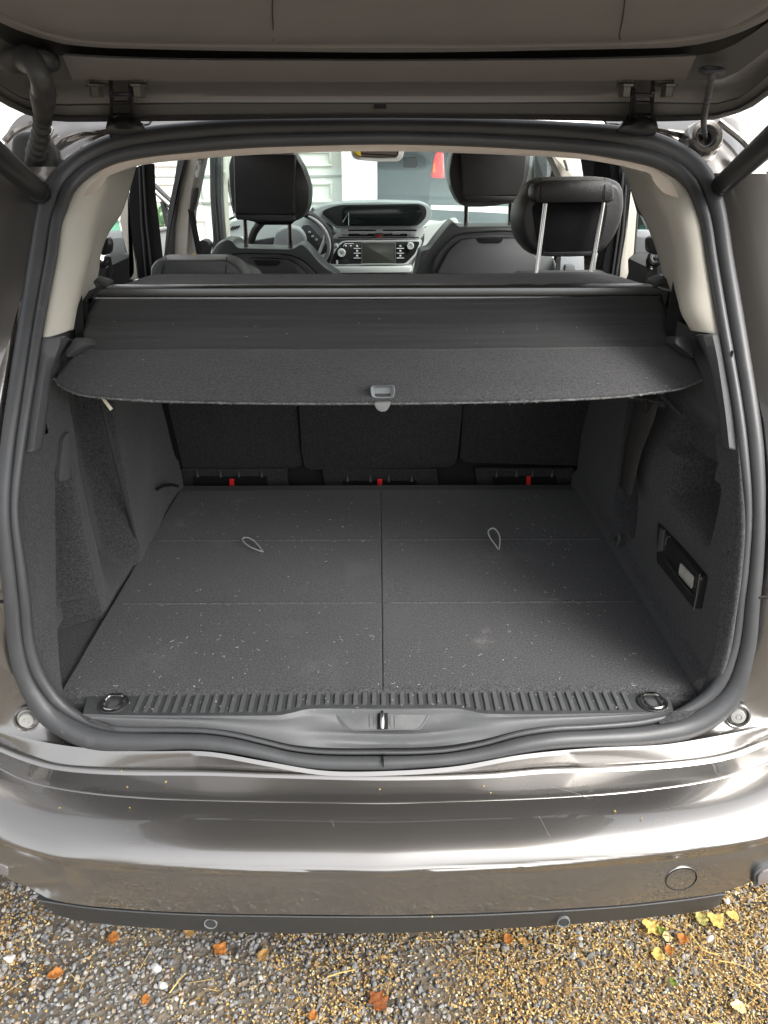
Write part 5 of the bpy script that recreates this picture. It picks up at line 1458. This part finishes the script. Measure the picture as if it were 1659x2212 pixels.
# ================================================================ backs of the second row seen from the boot
def SB(px, py, off=0):   # plane of the second row backs
    return solve(px, py, lambda z, x: 1.955 - .36 * (z - .68) + off)
for nm, poly, off, tagx in (('l', ((330,845),(641,845),(650,975),(655,1000),(652,1006),(640,1012),(392,1012),(376,1008),(355,930)), .012, (496,505,1043,1057)),
                      ('m', ((641.5,845),(1003,845),(998,900),(990,985),(985,1003),(972,1011),(668,1016),(656,1010),(650,975)), -.006, (816,825,1043,1056.5)),
                      ('r', ((1003.5,845),(1310,845),(1285,940),(1268,1000),(1255,1008),(1000,1000),(992,990),(998,900)), .012, (1138,1146,1037,1052))):
    st = empty('rear_seat', SB(sum(p[0] for p in poly)/len(poly), 950), car)
    bm = nb(); slab(bm, rounded([SB(x, y, off) for x, y in poly], .02), (0, .07, .01), .008); obj('seat_back', bm, M['seatcarpet'], st)
    x0, x1 = min(p[0] for p in poly), max(p[0] for p in poly)
    w = x1 - x0; b0, b1 = x0 + w*.14, x1 - w*.08
    if nm == 'm': b0, b1 = 696, 944
    if nm == 'r': b0, b1 = 1026, 1240
    if nm == 'l': b0, b1 = 372, 620
    bm = nb(); slab(bm, rounded([SB(x, y, .004) for x, y in ((b0,1013),(b1,1013),(b1+4,1054),(b0+6,1054))], .006), (0, .02, 0), .003); obj('hinge_flap', bm, M['seatcarpet'], st)
    yb = 1031 if nm != 'm' else 1041
    s0, s1 = b0 + (b1 - b0)*.18, b0 + (b1 - b0)*.82
    bm = nb(); slab(bm, [SB(x, y, -.003) for x, y in ((s0,yb),(s1,yb),(s1+3,1058),(s0+3,1058))], (0, .01, 0)); obj('floor_slot', bm, M['blackmatte'], st)
    bm = nb(); 
    for k in (.22, .42, .58, .78): 
        p = SB(b0 + (b1 - b0)*k, yb - 8, -.002); tube(bm, [p + V(0, 0, .010), p, p + V(0, 0, -.010)], [.0006, .0024, .0042], 6)
    obj('flap_stud', bm, M['plastic'], st)
    a, b, c, d = tagx
    bm = nb(); slab(bm, [SB(x, y, -.016) for x, y in ((a-.6,c-8),(b+.6,c-8),(b+1,d+1),(a-1,d+1))], (0, .003, 0), .0008); obj('red_strap', bm, M['red'], st)
for x0, x1 in ((612, 700), (940, 1026)):
    bm = nb(); slab(bm, [SB(x, y, .05) for x, y in ((x0,1000),(x1,1000),(x1,1060),(x0,1060))], (0, .03, 0)); obj('hinge_cover', bm, M['under'], car)
bm = nb(); box(bm, (0, 2.02, .86), (1.4, .03, .55)); obj('seat_bulkhead', bm, M['blackmatte'], car)
for pl in (((312,850),(345,850),(388,1022),(380,1030),(357,1030)),):
    bm = nb(); slab(bm, [SB(x, y, -.03) for x, y in pl], (0, .06, 0), .004); obj('side_filler', bm, M['blackmatte'], car)

# ================================================================ cabin
def pslab(name, poly, Y, th, m, par, r=.006, bevel=.003, dy=0):
    bm = nb(); pts = [PY(x, y, Y) for x, y in poly]
    slab(bm, rounded(pts, r) if r else pts, (0, th, dy), bevel); return obj(name, bm, M[m] if isinstance(m, str) else m, par)
def puff(name, poly, Y, depth, m, par, k=.30, r=.012, steps=6):
    """a padded form: the outline swells toward the viewer and falls back to full depth behind"""
    pts = rounded([PY(x, y, Y) for x, y in poly], r, 5); c = sum(pts, V(0,0,0)) / len(pts)
    rows = []
    for i in range(steps + 1):
        a = math.pi/2 * i/steps
        s = 1 - k * (1 - math.cos(a)); 
        rows.append([c + (p - c) * s + V(0, -depth*.5*math.sin(a), 0) for p in pts])
    rows = rows[::-1]
    rows += [[p + V(0, depth*.35, 0) for p in pts], [c + (p - c)*.9 + V(0, depth*.6, 0) for p in pts]]
    bm = nb(); vv = grid(bm, rows, close_u=True); bm.faces.new(vv[0]); bm.faces.new(vv[-1])
    return obj(name, bm, M[m] if isinstance(m, str) else m, par, sharp=55)
def rod(name, pts, rad, m, par, seg=10):
    bm = nb(); tube(bm, pts, rad, seg); return obj(name, bm, M[m] if isinstance(m, str) else m, par)

# ---- second row, right: raised headrest on two chromed posts
rs = [o for o in bpy.data.objects if o.name.startswith('rear_seat')]
s_l, s_m, s_r = rs[0], rs[1], rs[2]
H = [(1168,383),(1278,381.5),(1307,383),(1331,391),(1340,410),(1341,440),(1336,470),(1322,505),(1300,535),(1277,551),(1230,553),(1174,553),(1141,547),(1120,524),(1110,497),(1107.6,466),(1112,445),(1120,429),(1143,394)]
puff('headrest', H, 1.80, .11, 'leather', s_r, k=.16, r=.01)
pslab('headrest_hollow', [(1147,436),(1316,434),(1305,500),(1290,540),(1180,545),(1160,520)], 1.742, .006, 'softblack', s_r, r=.02)
puff('headrest_roll', [(1146,400),(1168,388),(1290,386),(1318,392),(1324,410),(1322,432),(1310,437),(1150,438),(1143,425)], 1.742, .05, 'leather', s_r, k=.10, r=.012)
pslab('headrest_base', [(1172,545),(1280,543),(1277,552),(1175,553)], 1.74, .02, 'leather', s_r, r=.004)
for a, b in (((1178,440), (1159,592)), ((1303,438), (1277,590))):
    rod('headrest_post', [PY(*a, 1.722), PY(*b, 1.70)], .0053, 'steel', s_r, 14)
for xx in (1168, 1306): rod('headrest_seam', [PY(xx, 385, 1.735), PY(xx + 1, 400, 1.716), PY(xx, 420, 1.714), PY(xx - 1, 436, 1.718)], .0008, 'softblack', s_r, 6)
pslab('seat_shoulder', [(1120,596),(1330,594),(1330,640),(1120,640)], 1.78, .09, 'leather', s_r, r=.02)
# ---- second row, left: headrest pushed down
puff('headrest', [(332,600),(333,570),(345,557),(358,553.5),(489,553.5),(506,558),(522,568),(546,598),(546,620),(332,620)], 1.82, .10, 'leathergrey', s_l, k=.10, r=.012)
for p, q in (((359,556),(347,596)), ((490,556),(487,596))): rod('headrest_seam', [PY(*p, 1.782), PY((p[0]+q[0])/2, (p[1]+q[1])/2, 1.768), PY(*q, 1.768)], .0011, 'blackmatte', s_l, 6)
pslab('seat_shoulder', [(520,575),(560,600),(560,650),(330,650),(334,600)], 1.85, .09, 'leather', s_l, r=.02)
pslab('seat_shoulder', [(560,615),(1110,612),(1110,660),(560,660)], 1.86, .09, 'leather', s_m, r=.02)

# ---- front seats
def front_seat(hr, panel, lip, chin, posts, back, outer, inner, slot, Y, piping):
    fs = empty('front_seat', PY(*back[0], Y), car)
    puff('headrest', hr, Y, .12, 'leather', fs, k=.05, r=.02)
    pslab('headrest_chin', chin, Y - .035, .07, 'softblack', fs, r=.012)
    puff('headrest_panel', panel, Y - .065, .035, 'leather', fs, k=.06, r=.008)
    puff('headrest_lip', lip, Y - .067, .04, 'leather', fs, k=.05, r=.006)
    for a, b in posts: rod('headrest_post', [PY(*a, Y - .01), PY(*b, Y + .01)], .0075, 'steel', fs, 12)
    puff('backrest', back, Y + .05, .14, 'leathergrey', fs, k=.05, r=.015)
    puff('back_border', outer, Y - .035, .03, 'seatplastic', fs, k=.03, r=.02)
    puff('back_shell', inner, Y - .058, .025, 'seatplastic', fs, k=.02, r=.012)
    pslab('grip_slot', slot, Y - .075, .01, 'blackmatte', fs, r=.008)
    for p in piping:
        bm = nb(); tube(bm, spline([PY(x, y, Y - .062) for x, y in p], 40), .0030, 6); obj('piping', bm, M['blackmatte'], fs)
    return fs
front_seat([(508,326),(636,322),(660,362),(674,404),(672,441),(664,464),(640,478),(545,478),(508,462),(500,400),(498,352)],
    [(505,332),(640,332),(640,464),(508,464)], [(507,463),(640,463),(638,476),(512,474)], [(530,470),(640,472),(630,486),(560,486)],
    [((528.6,470),(532,535)), ((625,470),(627.5,537))],
    [(450,640),(454,553),(474,521),(495,511.5),(504,514),(516,530),(640,533),(658,520),(676,537),(691,556),(707.5,572),(735,590),(745,640)],
    [(489,640),(492,556),(506,548.5),(622,550),(653,562),(684,590),(695,640)], [(528,640),(524,562),(545,557),(622,560),(645,572),(664,592),(670,640)],
    [(545,562),(608,562),(600,574),(555,574)], 2.66,
    [[(492,557),(506,549),(560,548),(622,551),(653,562),(684,591)], [(526,566),(545,558),(622,561),(645,573),(663,592)]])
front_seat([(972,322),(1142,324),(1139,370),(1128,410),(1114,436),(1045,446),(1001,446),(985,436),(970,405),(964,372)],
    [(995,325),(1137,325),(1133,385),(1117,424),(998,425)], [(998,423),(1117,423),(1112,432),(1003,434)], [(1003,430),(1095,430),(1040,447),(1005,446)],
    [((1007.6,430),(1006.5,490)), ((1103.4,430),(1101,488))],
    [(885,640),(893,588),(905,536),(922,534),(933,518),(957,488),(973,472),(985,485),(1105,483),(1135,485),(1165,520),(1195,560),(1215,640)],
    [(928,640),(937,560),(964,524),(989,506),(1037,500),(1108,499.5),(1140,512),(1165,545),(1178,640)], [(935,640),(944,588),(970,540),(995,518),(1026,514),(1112,514),(1140,530),(1158,560),(1168,640)],
    [(1028,514),(1089,514),(1082,525),(1038,525)], 2.66,
    [[(930,592),(938,560),(964,525),(989,507),(1037,501),(1108,500),(1140,513)], [(944,590),(970,540),(995,519),(1026,515),(1090,514),(1112,515)]])

# ---- dashboard
dash = empty('dashboard', (0, 3.4, 1.1), car)
DY = 3.22
# lower body and top
bm = nb()
tops = [V(-.72, 3.15, 1.12), V(-.5, 3.2, 1.14), V(-.3, 3.25, 1.17), V(0, 3.28, 1.20), V(.3, 3.28, 1.19), V(.72, 3.2, 1.15)]
loft(bm, [[p + V(0, .62, -.03) for p in tops], [p + V(0, .2, .02) for p in tops], tops, [p + V(0, -.03, -.05) for p in tops], [V(p.x, 3.2, .95) for p in tops], [V(p.x, 3.3, .7) for p in tops]], 40, sub=4)
obj('dash_body', bm, M['dash'], dash, solid=.01)
hood = [(670,452),(709,439),(747,435),(816,433),(909,435),(926,443),(930,456),(928,470),(911,487),(901,489.5),(726,489),(718,481),(695,473)]
puff('display_hood', hood, DY, .20, 'dashmid', dash, k=.02, r=.02)
pslab('display_shade', [(690,458),(727,443),(905,440.5),(918,446),(922,456),(920,470),(903,488),(727,488),(716,478)], DY - .115, .02, 'blackmatte', dash, r=.03)
pslab('display_glass', [(740,446),(905,443),(915,458),(898,485),(755,486),(741,478)], DY - .119, .006, 'screen', dash, r=.02)
rod('display_edge', [PY(740.5,480,DY-.123), PY(753,459,DY-.123), PY(753,488,DY-.123)], .0016, 'dashmid', dash, 6)
# vent strip
pslab('vent_frame', [(747,491),(915,491),(919,498),(910,516),(722,516),(716,512)], DY - .06, .05, 'satin', dash, r=.01)
for y0, y1, x0, x1 in ((496,499,752,812),(496,499,827,900),(505,510.5,752,809),(505,510.5,828,880),(512,514,730,905)):
    pslab('vent_slot', [(x0,y0),(x1,y0),(x1,y1),(x0,y1)], DY - .064, .01, 'blackmatte', dash, r=.002, bevel=0)
for x0 in (776, 847): pslab('vent_tab', [(x0,502.5),(x0+18,502.5),(x0+18,506.5),(x0,506.5)], DY - .068, .01, 'satin', dash, r=.003)
for x0 in (738, 884): pslab('vent_wheel', [(x0,505),(x0+14,505),(x0+14,510),(x0,510)], DY - .068, .01, 'dashmid', dash, r=.003)
hz = pslab('hazard_switch', [(810,503),(828,503),(828,513),(810,513)], DY - .069, .01, 'doorgrey', dash, r=.003)
bm = nb(); slab(bm, [PY(*p, DY - .072) for p in ((819,504.5),(824.5,511.8),(813.5,511.8))], (0, .003, 0)); obj('hazard_mark', bm, M['redlamp'], hz)
# centre console face with the touch screen
pslab('console_frame', [(726,531),(741,519.5),(914,518),(901,550),(880,572),(705,574),(712,556)], DY - .07, .05, 'satin', dash, r=.015)
pslab('console_panel', [(730,533),(743,522.5),(908,521.5),(897,548),(876,569.5),(712,571),(716,556)], DY - .074, .01, 'pianoblack', dash, r=.012)
scr = pslab('touch_screen', [(781.5,524.5),(854,524.5),(854,569.5),(781.5,570)], DY - .079, .008, 'screen2', dash, r=.003)
bm = nb(); tube(bm, [PY(x, y, DY - .081) for x, y in ((781.5,524.5),(854,524.5),(854,569.5),(781.5,570))], .0011, 6, closed=True); obj('screen_rim', bm, M['dashmid'], scr)
for yy in (536.6, 547, 557.5):
    for x0, x1 in ((764, 779), (857, 873)):
        pslab('key_bar', [(x0,yy-.6),(x1,yy-.6),(x1,yy+.6),(x0,yy+.6)], DY - .078, .004, 'white', dash, r=0, bevel=0)
        xm = (x0 + x1)/2
        pslab('key_mark', [(xm-2.2,yy-7),(xm+1.2,yy-7),(xm+2.6,yy-4),(xm-1.5,yy-3.2)], DY - .0775, .003, 'white', dash, r=0, bevel=0)
for xx in (747, 758):
    pslab('key_mark', [(xx-1.8,529.5),(xx+1.8,529.5),(xx+1.4,532.4),(xx-1.4,532.4)], DY - .0775, .003, 'white', dash, r=0, bevel=0)
rod('key_bar', [PY(741.5,532,DY-.0775), PY(745,526.5,DY-.0775), PY(764,525.8,DY-.0775)], .0012, 'white', dash, 5)
for (x, y, r1, nm) in ((886.6,531,7.2,'volume_knob'), (737.7,546,8.2,'start_button')):
    c = PY(x, y, DY - .082); k = (c - CAM).length * r1 / FPX
    T = Matrix.Translation(c) @ Matrix.Rotation(math.pi/2, 4, 'X')
    bm = nb(); lathe(bm, [(k, -.012), (k, .004), (k*.86, .008), (k*.62, .008), (k*.60, .004), (.0001, .004)], T, 28); o = obj(nm, bm, M['satin'], dash)
    bm = nb(); lathe(bm, [(k*.60, .003), (k*.58, .0055), (.0001, .0058)], T, 24); obj('centre', bm, M['dashmid'] if nm == 'volume_knob' else M['satin'], o)
    if nm == 'start_button':
        for dy_ in (-1.6, 1.2):
            bm = nb(); slab(bm, [PY(x + a, y + dy_ + b, DY - .0895) for a, b in ((-3.4,-.6),(3.4,-.6),(3.4,.6),(-3.4,.6))], (0, .003, 0)); obj('legend', bm, M['doorgrey'], o)
pslab('card_slot', [(727,560),(752,560),(752,571),(727,571)], DY - .077, .01, 'blackmatte', dash, r=.003)
pslab('slot_clip', [(726,562),(730,562),(730,571),(726,571)], DY - .08, .006, 'satin', dash, r=.002)
puff('console_ledge', [(708,575),(890,573),(888,586),(712,588)], DY - .06, .06, 'satin', dash, k=.05, r=.006)
pslab('console_shelf', [(730,587),(895,586),(895,640),(720,640)], DY - .04, .08, 'doorgrey', dash, r=.01)
pslab('dash_side_panel', [(914,492),(990,470),(990,530),(890,640),(884,590),(902,550),(918,518)], DY - .03, .06, 'dash', dash, r=.02)
pslab('driver_binnacle', [(484,500),(500,478),(560,470),(680,470),(720,492),(716,514),(712,540),(700,600),(484,600)], DY - .02, .08, 'dashmid', dash, r=.02)
pslab('side_vent', [(488,514),(545,512),(548,530),(488,532)], DY - .05, .04, 'satin', dash, r=.008)
for x0, x1 in ((497,515),(530,545)): pslab('vent_slot', [(x0,516),(x1,516),(x1,527),(x0,527)], DY - .056, .01, 'blackmatte', dash, r=.004)
for k in range(4): rod('speaker_slot', [PY(498 + k*5, 497 - k*1.5, DY - .024), PY(503 + k*5, 489 - k*.5, DY - .024)], .003, 'blackmatte', dash, 6)
# ---- steering wheel
sw = empty('steering_wheel', PY(628, 532, 2.98), car)
ringp = [PY(628 + 86*math.cos(t), 532 + 76*math.sin(t), 2.98 + .07*math.sin(t)) for t in [2*math.pi*k/60 for k in range(60)]]
bm = nb(); tube(bm, ringp, .0145, 12, closed=True); obj('rim', bm, M['leather'], sw)
arc = [PY(628 + 83*math.cos(t), 532 + 73*math.sin(t), 2.966 + .07*math.sin(t)) for t in np.linspace(-1.1, .5, 30)]
bm = nb(); tube(bm, arc, [.0085*math.sin(math.pi*(i+1)/31)**.4 for i in range(30)], 8); obj('rim_inlay', bm, M['satin'], sw)
puff('hub', [(596,500),(620,486),(650,490),(664,512),(660,545),(640,570),(600,568),(588,540)], 2.99, .06, 'dashmid', sw, k=.15, r=.03)
pslab('spoke', [(650,488),(668,484),(700,520),(712,540),(694,552),(664,540),(656,515)], 2.995, .03, 'seatplastic', sw, r=.012)
pslab('spoke', [(548,520),(596,512),(590,545),(545,545)], 2.995, .03, 'seatplastic', sw, r=.012)
for x, y in ((668,502),(675,511),(683,518),(646,494)): pslab('spoke_button', [(x-3,y-2.5),(x+3,y-2.5),(x+3,y+2.5),(x-3,y+2.5)], 2.985, .01, 'dashmid', sw, r=.004)
rod('spoke_trim', [PY(704,498,2.97), PY(700,520,2.965), PY(690,545,2.965), PY(684,552,2.97)], .006, 'satin', sw, 8)
rod('stalk', [PY(664,470,3.03), PY(678,448,3.0)], .006, 'dashmid', sw, 8)
rod('stalk', [PY(712,536,3.02), PY(729,530,3.01)], .009, 'dashmid', sw, 8)
# ---- mirror
mir = empty('interior_mirror', PY(816, 330, 2.80), car)
mo = [(757,305),(757.5,326),(760,338),(769,345),(816,349.5),(861,349),(870,341),(873,326),(873,305)]
puff('mirror_frame', mo, 2.80, .05, M['garagedoor'], mir, k=.02, r=.012)
pslab('mirror_glass', [(763,305),(763,328),(768,335),(778,338.5),(816,341),(856,340),(861,335),(863,305)], 2.773, .006, 'mirrorglass', mir, r=.012)
pslab('amber_sticker', [(763,320),(777,320),(781,339),(771,337),(764,330)], 2.770, .004, 'amber', mir, r=.006)
rod('mirror_stem', [PY(816, 310, 2.83), PY(816, 270, 2.95)], .012, 'dash', mir)
# ---- pillars, weather strips and doors seen beyond the second row
cab = empty('cabin_frame', (0, 2.5, 1.2), car)
pslab('door_seal', [(292,362),(312,354),(318,354),(320,416),(331,508),(338,568),(334,602),(299,604),(295,570),(281,487),(278.6,424),(281,399)], 1.99, .07, 'softblack', cab, r=.004)
for a, b in (((301,358),(316,600)), ((309,356),(329,600))): rod('seal_ridge', [PY(*a, 1.985), PY((a[0]+b[0])/2-3, (a[1]+b[1])/2, 1.985), PY(*b, 1.985)], .003, 'plasticdk', cab, 6)
pslab('pillar_post', [(268,420),(279,415),(279,490),(294,570),(298,604),(276,604),(287,590),(287,565),(272,540),(258,475)], 2.0, .05, 'beige', cab, r=.006)
pslab('pillar_post', [(402,338),(430,336),(414,414),(409,456),(401,560),(371,560),(374,487),(385,404)], 2.40, .09, 'beige', cab, r=.006)
pslab('pillar_post', [(428,336),(442,336),(427,408),(416,460),(416,560),(400,560),(408,456),(414,414)], 2.44, .06, 'dash', cab, r=.006)
pslab('door_seal', [(384,338),(403,338),(386,404),(374.5,487),(371.5,560),(353,560),(364,445),(375,395)], 2.37, .07, 'seatplastic', cab, r=.004)
pslab('grab_handle', [(424,349),(430,346),(433,362),(428,384),(422,384),(421,372),(427,362)], 2.36, .03, 'dash', cab, r=.006)
pslab('belt_guide', [(416,410),(424,404),(426,414),(417,456),(409,458),(411,440)], 2.37, .03, 'webbing', cab, r=.005)
rod('front_belt', [PY(412,452,2.40), PY(422,505,2.42), PY(430,545,2.44)], .010, 'webblack', cab, 6)
pslab('belt_anchor', [(418,552),(421,535),(433,518),(446,520),(453,530),(446,560),(418,560)], 2.5, .06, 'leathergrey', cab, r=.012)
pslab('belt_tag', [(417,547),(421.5,547),(421.5,552),(417,552)], 2.36, .01, 'yellow', cab, r=0, bevel=0)
pslab('door_seal', [(452.5,332),(477,332),(477.5,435),(484,516),(480,560),(456,560),(460,518),(453.6,424)], 3.0, .07, 'seatplastic', cab, r=.004)
for xx in (462, 470): rod('seal_ridge', [PY(xx, 336, 2.995), PY(xx+1, 430, 2.995), PY(xx+9, 520, 2.995)], .004, 'plasticdk', cab, 6)
pslab('pillar_post', [(476.5,332),(490,332),(485,400),(488,470),(492,520),(484,520),(478,435)], 3.05, .07, 'beige', cab, r=.004)
pslab('windscreen_pillar', [(484,332),(506,332),(506,380),(510,470),(506,468),(488,370)], 3.30, .06, 'dash', cab, r=.004)
rod('windscreen_edge', [PY(487,366,3.29), PY(497,420,3.30), PY(508,468,3.31), PY(486,478,3.4)], .006, 'blackmatte', cab, 6)
# right side
pslab('windscreen_pillar', [(1136,332),(1146,332),(1138,380),(1120,420),(1112,428),(1125,400)], 3.3, .06, 'dash', cab, r=.004)
pslab('pillar_post', [(1146,332),(1157,332),(1157,390),(1130,410),(1140,380)], 3.05, .07, 'beige', cab, r=.004)
pslab('door_seal', [(1156.5,332),(1183,332),(1181,400),(1155,400)], 3.0, .07, 'seatplastic', cab, r=.004)
pslab('pillar_post', [(1189,332),(1238,332),(1240,386),(1215,386),(1213,384)], 2.40, .09, 'beige', cab, r=.004)
pslab('pillar_post', [(1230,332),(1253,332),(1263,400),(1240,400)], 2.46, .08, 'dash', cab, r=.004)
pslab('grab_handle', [(1220,347),(1225,343),(1229,352),(1231,368),(1227,370),(1224,356)], 2.36, .03, 'dash', cab, r=.004)
pslab('door_seal', [(1336,352),(1345,356),(1361,395),(1361.5,408),(1351,508),(1341,568),(1336,600),(1299,600),(1302,575),(1311,533),(1328,504),(1340,462)], 1.99, .07, 'softblack', cab, r=.004)
for a, b in (((1346,372),(1322,598)), ((1352,400),(1330,600))): rod('seal_ridge', [PY(*a, 1.985), PY((a[0]+b[0])/2+4, (a[1]+b[1])/2, 1.985), PY(*b, 1.985)], .003, 'plasticdk', cab, 6)
pslab('pillar_post', [(1361,404),(1373.6,449),(1376,458),(1369,550),(1357,560),(1358,590),(1352,606),(1338,606),(1341,568),(1351,508)], 2.0, .05, M['beige'], cab, r=.004)
pslab('window_post', [(1375.6,455),(1380,462),(1374,550),(1366,552)], 2.02, .03, 'seatplastic', cab, r=.002)
# rear doors standing open, seen through the side openings
def door(s, Y, quads, label):
    d = empty('rear_door', (s*.95, Y, .8), car); tag(d, label); ROOTLOC[d.name] = Vector((s*.95, Y, .8))
    for nm, poly, yy, th, m in quads: pslab(nm, poly, yy, th, m, d, r=.006)
door(-1, 2.5, [('door_glass', ((238,486),(248,470),(256,474),(262,512),(233,514)), 2.5, .005, 'darkglass'), ('belt_line', ((232,500),(262,498),(264,516),(231,518)), 2.49, .03, 'dashmid'),
    ('door_card', ((231,516),(266,514),(272,552),(229,556)), 2.48, .05, 'doorgrey'), ('arm_rest', ((224,552),(270,548),(275,556),(277,582),(221,586)), 2.43, .10, 'leathergrey'),
    ('lower_card', ((218,585),(279,583),(282,625),(214,628)), 2.46, .06, 'doorcard')], 'left rear door standing open')
rod('pocket_rim', spline([PY(222,612,2.455), PY(226,607,2.45), PY(250,605,2.45), PY(270,606,2.45), PY(278,612,2.455)], 20), .004, 'dash', [o for o in bpy.data.objects if o.name.startswith('rear_door')][0], 6)
door(1, 2.5, [('door_glass', ((1381,463),(1392,472),(1401,491),(1405,511),(1377,509)), 2.5, .005, 'darkglass'), ('belt_line', ((1377,497),(1404,497),(1406,514),(1375,512)), 2.49, .03, 'dashmid'),
    ('door_card', ((1376,511),(1410,513),(1414,552),(1370,552)), 2.48, .05, 'doorgrey'), ('arm_rest', ((1360,552),(1372,549.5),(1416,549),(1420,580),(1356,580)), 2.43, .10, 'leathergrey'),
    ('lower_card', ((1355,580),(1421,580),(1424,625),(1353,625)), 2.46, .06, 'doorcard')], 'right rear door standing open')
rod('pocket_rim', spline([PY(1368,611,2.455), PY(1376,607,2.45), PY(1395,606,2.45), PY(1412,608,2.45), PY(1420,614,2.455)], 20), .004, 'dash', [o for o in bpy.data.objects if o.name.startswith('rear_door')][1], 6)
fd = empty('front_door', (-.95, 3.0, .8), car)
pslab('frame_bar', [(312,384),(318,386),(366,432),(366,452),(316,402)], 3.05, .05, 'seatplastic', fd, r=.003)
rod('frame_seal', [PY(316,396,3.03), PY(366,442,3.03)], .006, 'satin', fd, 6)
pslab('frame_bar', [(345,435),(352,436),(364,480),(364,500),(358,496)], 3.05, .05, 'seatplastic', fd, r=.003)
puff('door_mirror', [(322,446),(330,440),(344,440),(350,450),(354,482),(352,492),(326,494)], 3.2, .10, 'mirror_foliage', fd, k=.1, r=.02)
pslab('mirror_glass', [(324,447),(330,446),(332,460),(329,484),(326,486)], 3.12, .01, M['LG'] if 'LG' in M else mat('leafy_reflection', (.35, .62, .15), .4), fd, r=.004)
pslab('belt_line', [(322,495),(364,490),(364,496),(322,502)], 3.04, .05, 'satin', fd, r=.002)
pslab('door_card', [(322,501),(364,495),(364,640),(336,640)], 3.05, .05, 'doorcard', fd, r=.006)
# glazing
def pane(name, pts, m='glass'):
    bm = nb(); slab(bm, pts, (0, .004, .003)); return obj(name, bm, M[m], cab)
pane('windscreen', [V(-.70, 2.80, 1.54), V(.70, 2.80, 1.54), V(.74, 3.85, 1.02), V(-.74, 3.85, 1.02)])
# rear side belts at the pillars
for s in (0, 1):
    bt = empty('rear_belt', PY(220 if s == 0 else 1414, 540, 1.62), car)
    Yb_ = 1.60
    if s == 0:
        pslab('belt_top_guide', [(213,520),(221,513),(232,515),(236,527),(234,548),(224,553),(211,548)], Yb_, .03, 'black', bt, r=.012)
        rod('belt_ring', spline([PY(212,545,Yb_), PY(206,560,Yb_-.01), PY(212,571,Yb_-.015), PY(224,572,Yb_-.015), PY(233,560,Yb_-.01)], 24), .006, 'black', bt, 8)
        pslab('belt_strap', [(228,554),(239,556),(242,578),(242.5,622),(240,622),(235,580)], Yb_-.01, .003, 'webblack', bt, r=0, bevel=0)
        pslab('belt_channel', [(206,562),(219,574),(218,616),(207,616)], Yb_+.02, .03, 'plasticdk', bt, r=.004)
    else:
        pslab('belt_top_guide', [(1402,520),(1410,511),(1421,511),(1427,530),(1424,547),(1414,552),(1403,545)], Yb_, .03, 'black', bt, r=.012)
        rod('belt_ring', spline([PY(1405,552,Yb_), PY(1404,562,Yb_-.01), PY(1412,570,Yb_-.015), PY(1424,566,Yb_-.015), PY(1431,548,Yb_-.01)], 24), .006, 'black', bt, 8)
        pslab('belt_strap', [(1396,560),(1408,556),(1407,572),(1400,590),(1398,616),(1396.5,616)], Yb_-.01, .003, 'webblack', bt, r=0, bevel=0)
        pslab('belt_channel', [(1418,560),(1431,552),(1437,604),(1419,606)], Yb_+.02, .03, 'plasticdk', bt, r=.004)
# third row belts beside the cover
pslab('third_row_belt', [(1460,572),(1469,620),(1478,673),(1466,726),(1444,728),(1437,708),(1452,628)], 1.40, .004, 'webblack', trimR, r=.002, bevel=0)
pslab('belt_backing', [(1470,660),(1482,670),(1492,715),(1488,735),(1440,735),(1445,700)], 1.43, .02, 'blackmatte', trimR, r=.004)
pslab('third_row_belt', [(172.5,618),(176,640),(181,735),(162,730),(161,683)], 1.40, .004, 'webblack', trimL, r=.002, bevel=0)
pslab('belt_backing', [(165,660),(184,650),(190,700),(186,745),(160,735)], 1.44, .02, 'blackmatte', trimL, r=.004)
# cabin lining that closes the space below the windows
for s in (-1, 1):
    bm = nb(); box(bm, (s*.74, 1.90, .85), (.05, .55, .50)); obj('side_lining', bm, M['doorgrey'], cab)
bm = nb(); box(bm, (0, 2.8, .40), (1.5, 1.9, .05)); obj('cabin_floor', bm, M['blackmatte'], cab)
# bits seen below the raised headrest
pslab('seat_side', [(1140,556),(1176,553),(1196,556),(1198,600),(1140,600)], 2.60, .06, 'doorgrey', cab, r=.006)
pslab('centre_belt', [(1203,553),(1212,553),(1209,600),(1199,600)], 2.3, .004, 'webblack', cab, r=0, bevel=0)
pslab('door_pocket', [(1210,553),(1262,553),(1262,600),(1209,600)], 2.55, .05, 'dashmid', cab, r=.006)
pslab('buckle', [(1222,573),(1241,572),(1246,592),(1219,592)], 2.50, .03, 'doorgrey', cab, r=.006)
pslab('sill_light', [(1282,545),(1297,541),(1296,592),(1283,592)], 2.7, .02, 'dash', cab, r=.002)
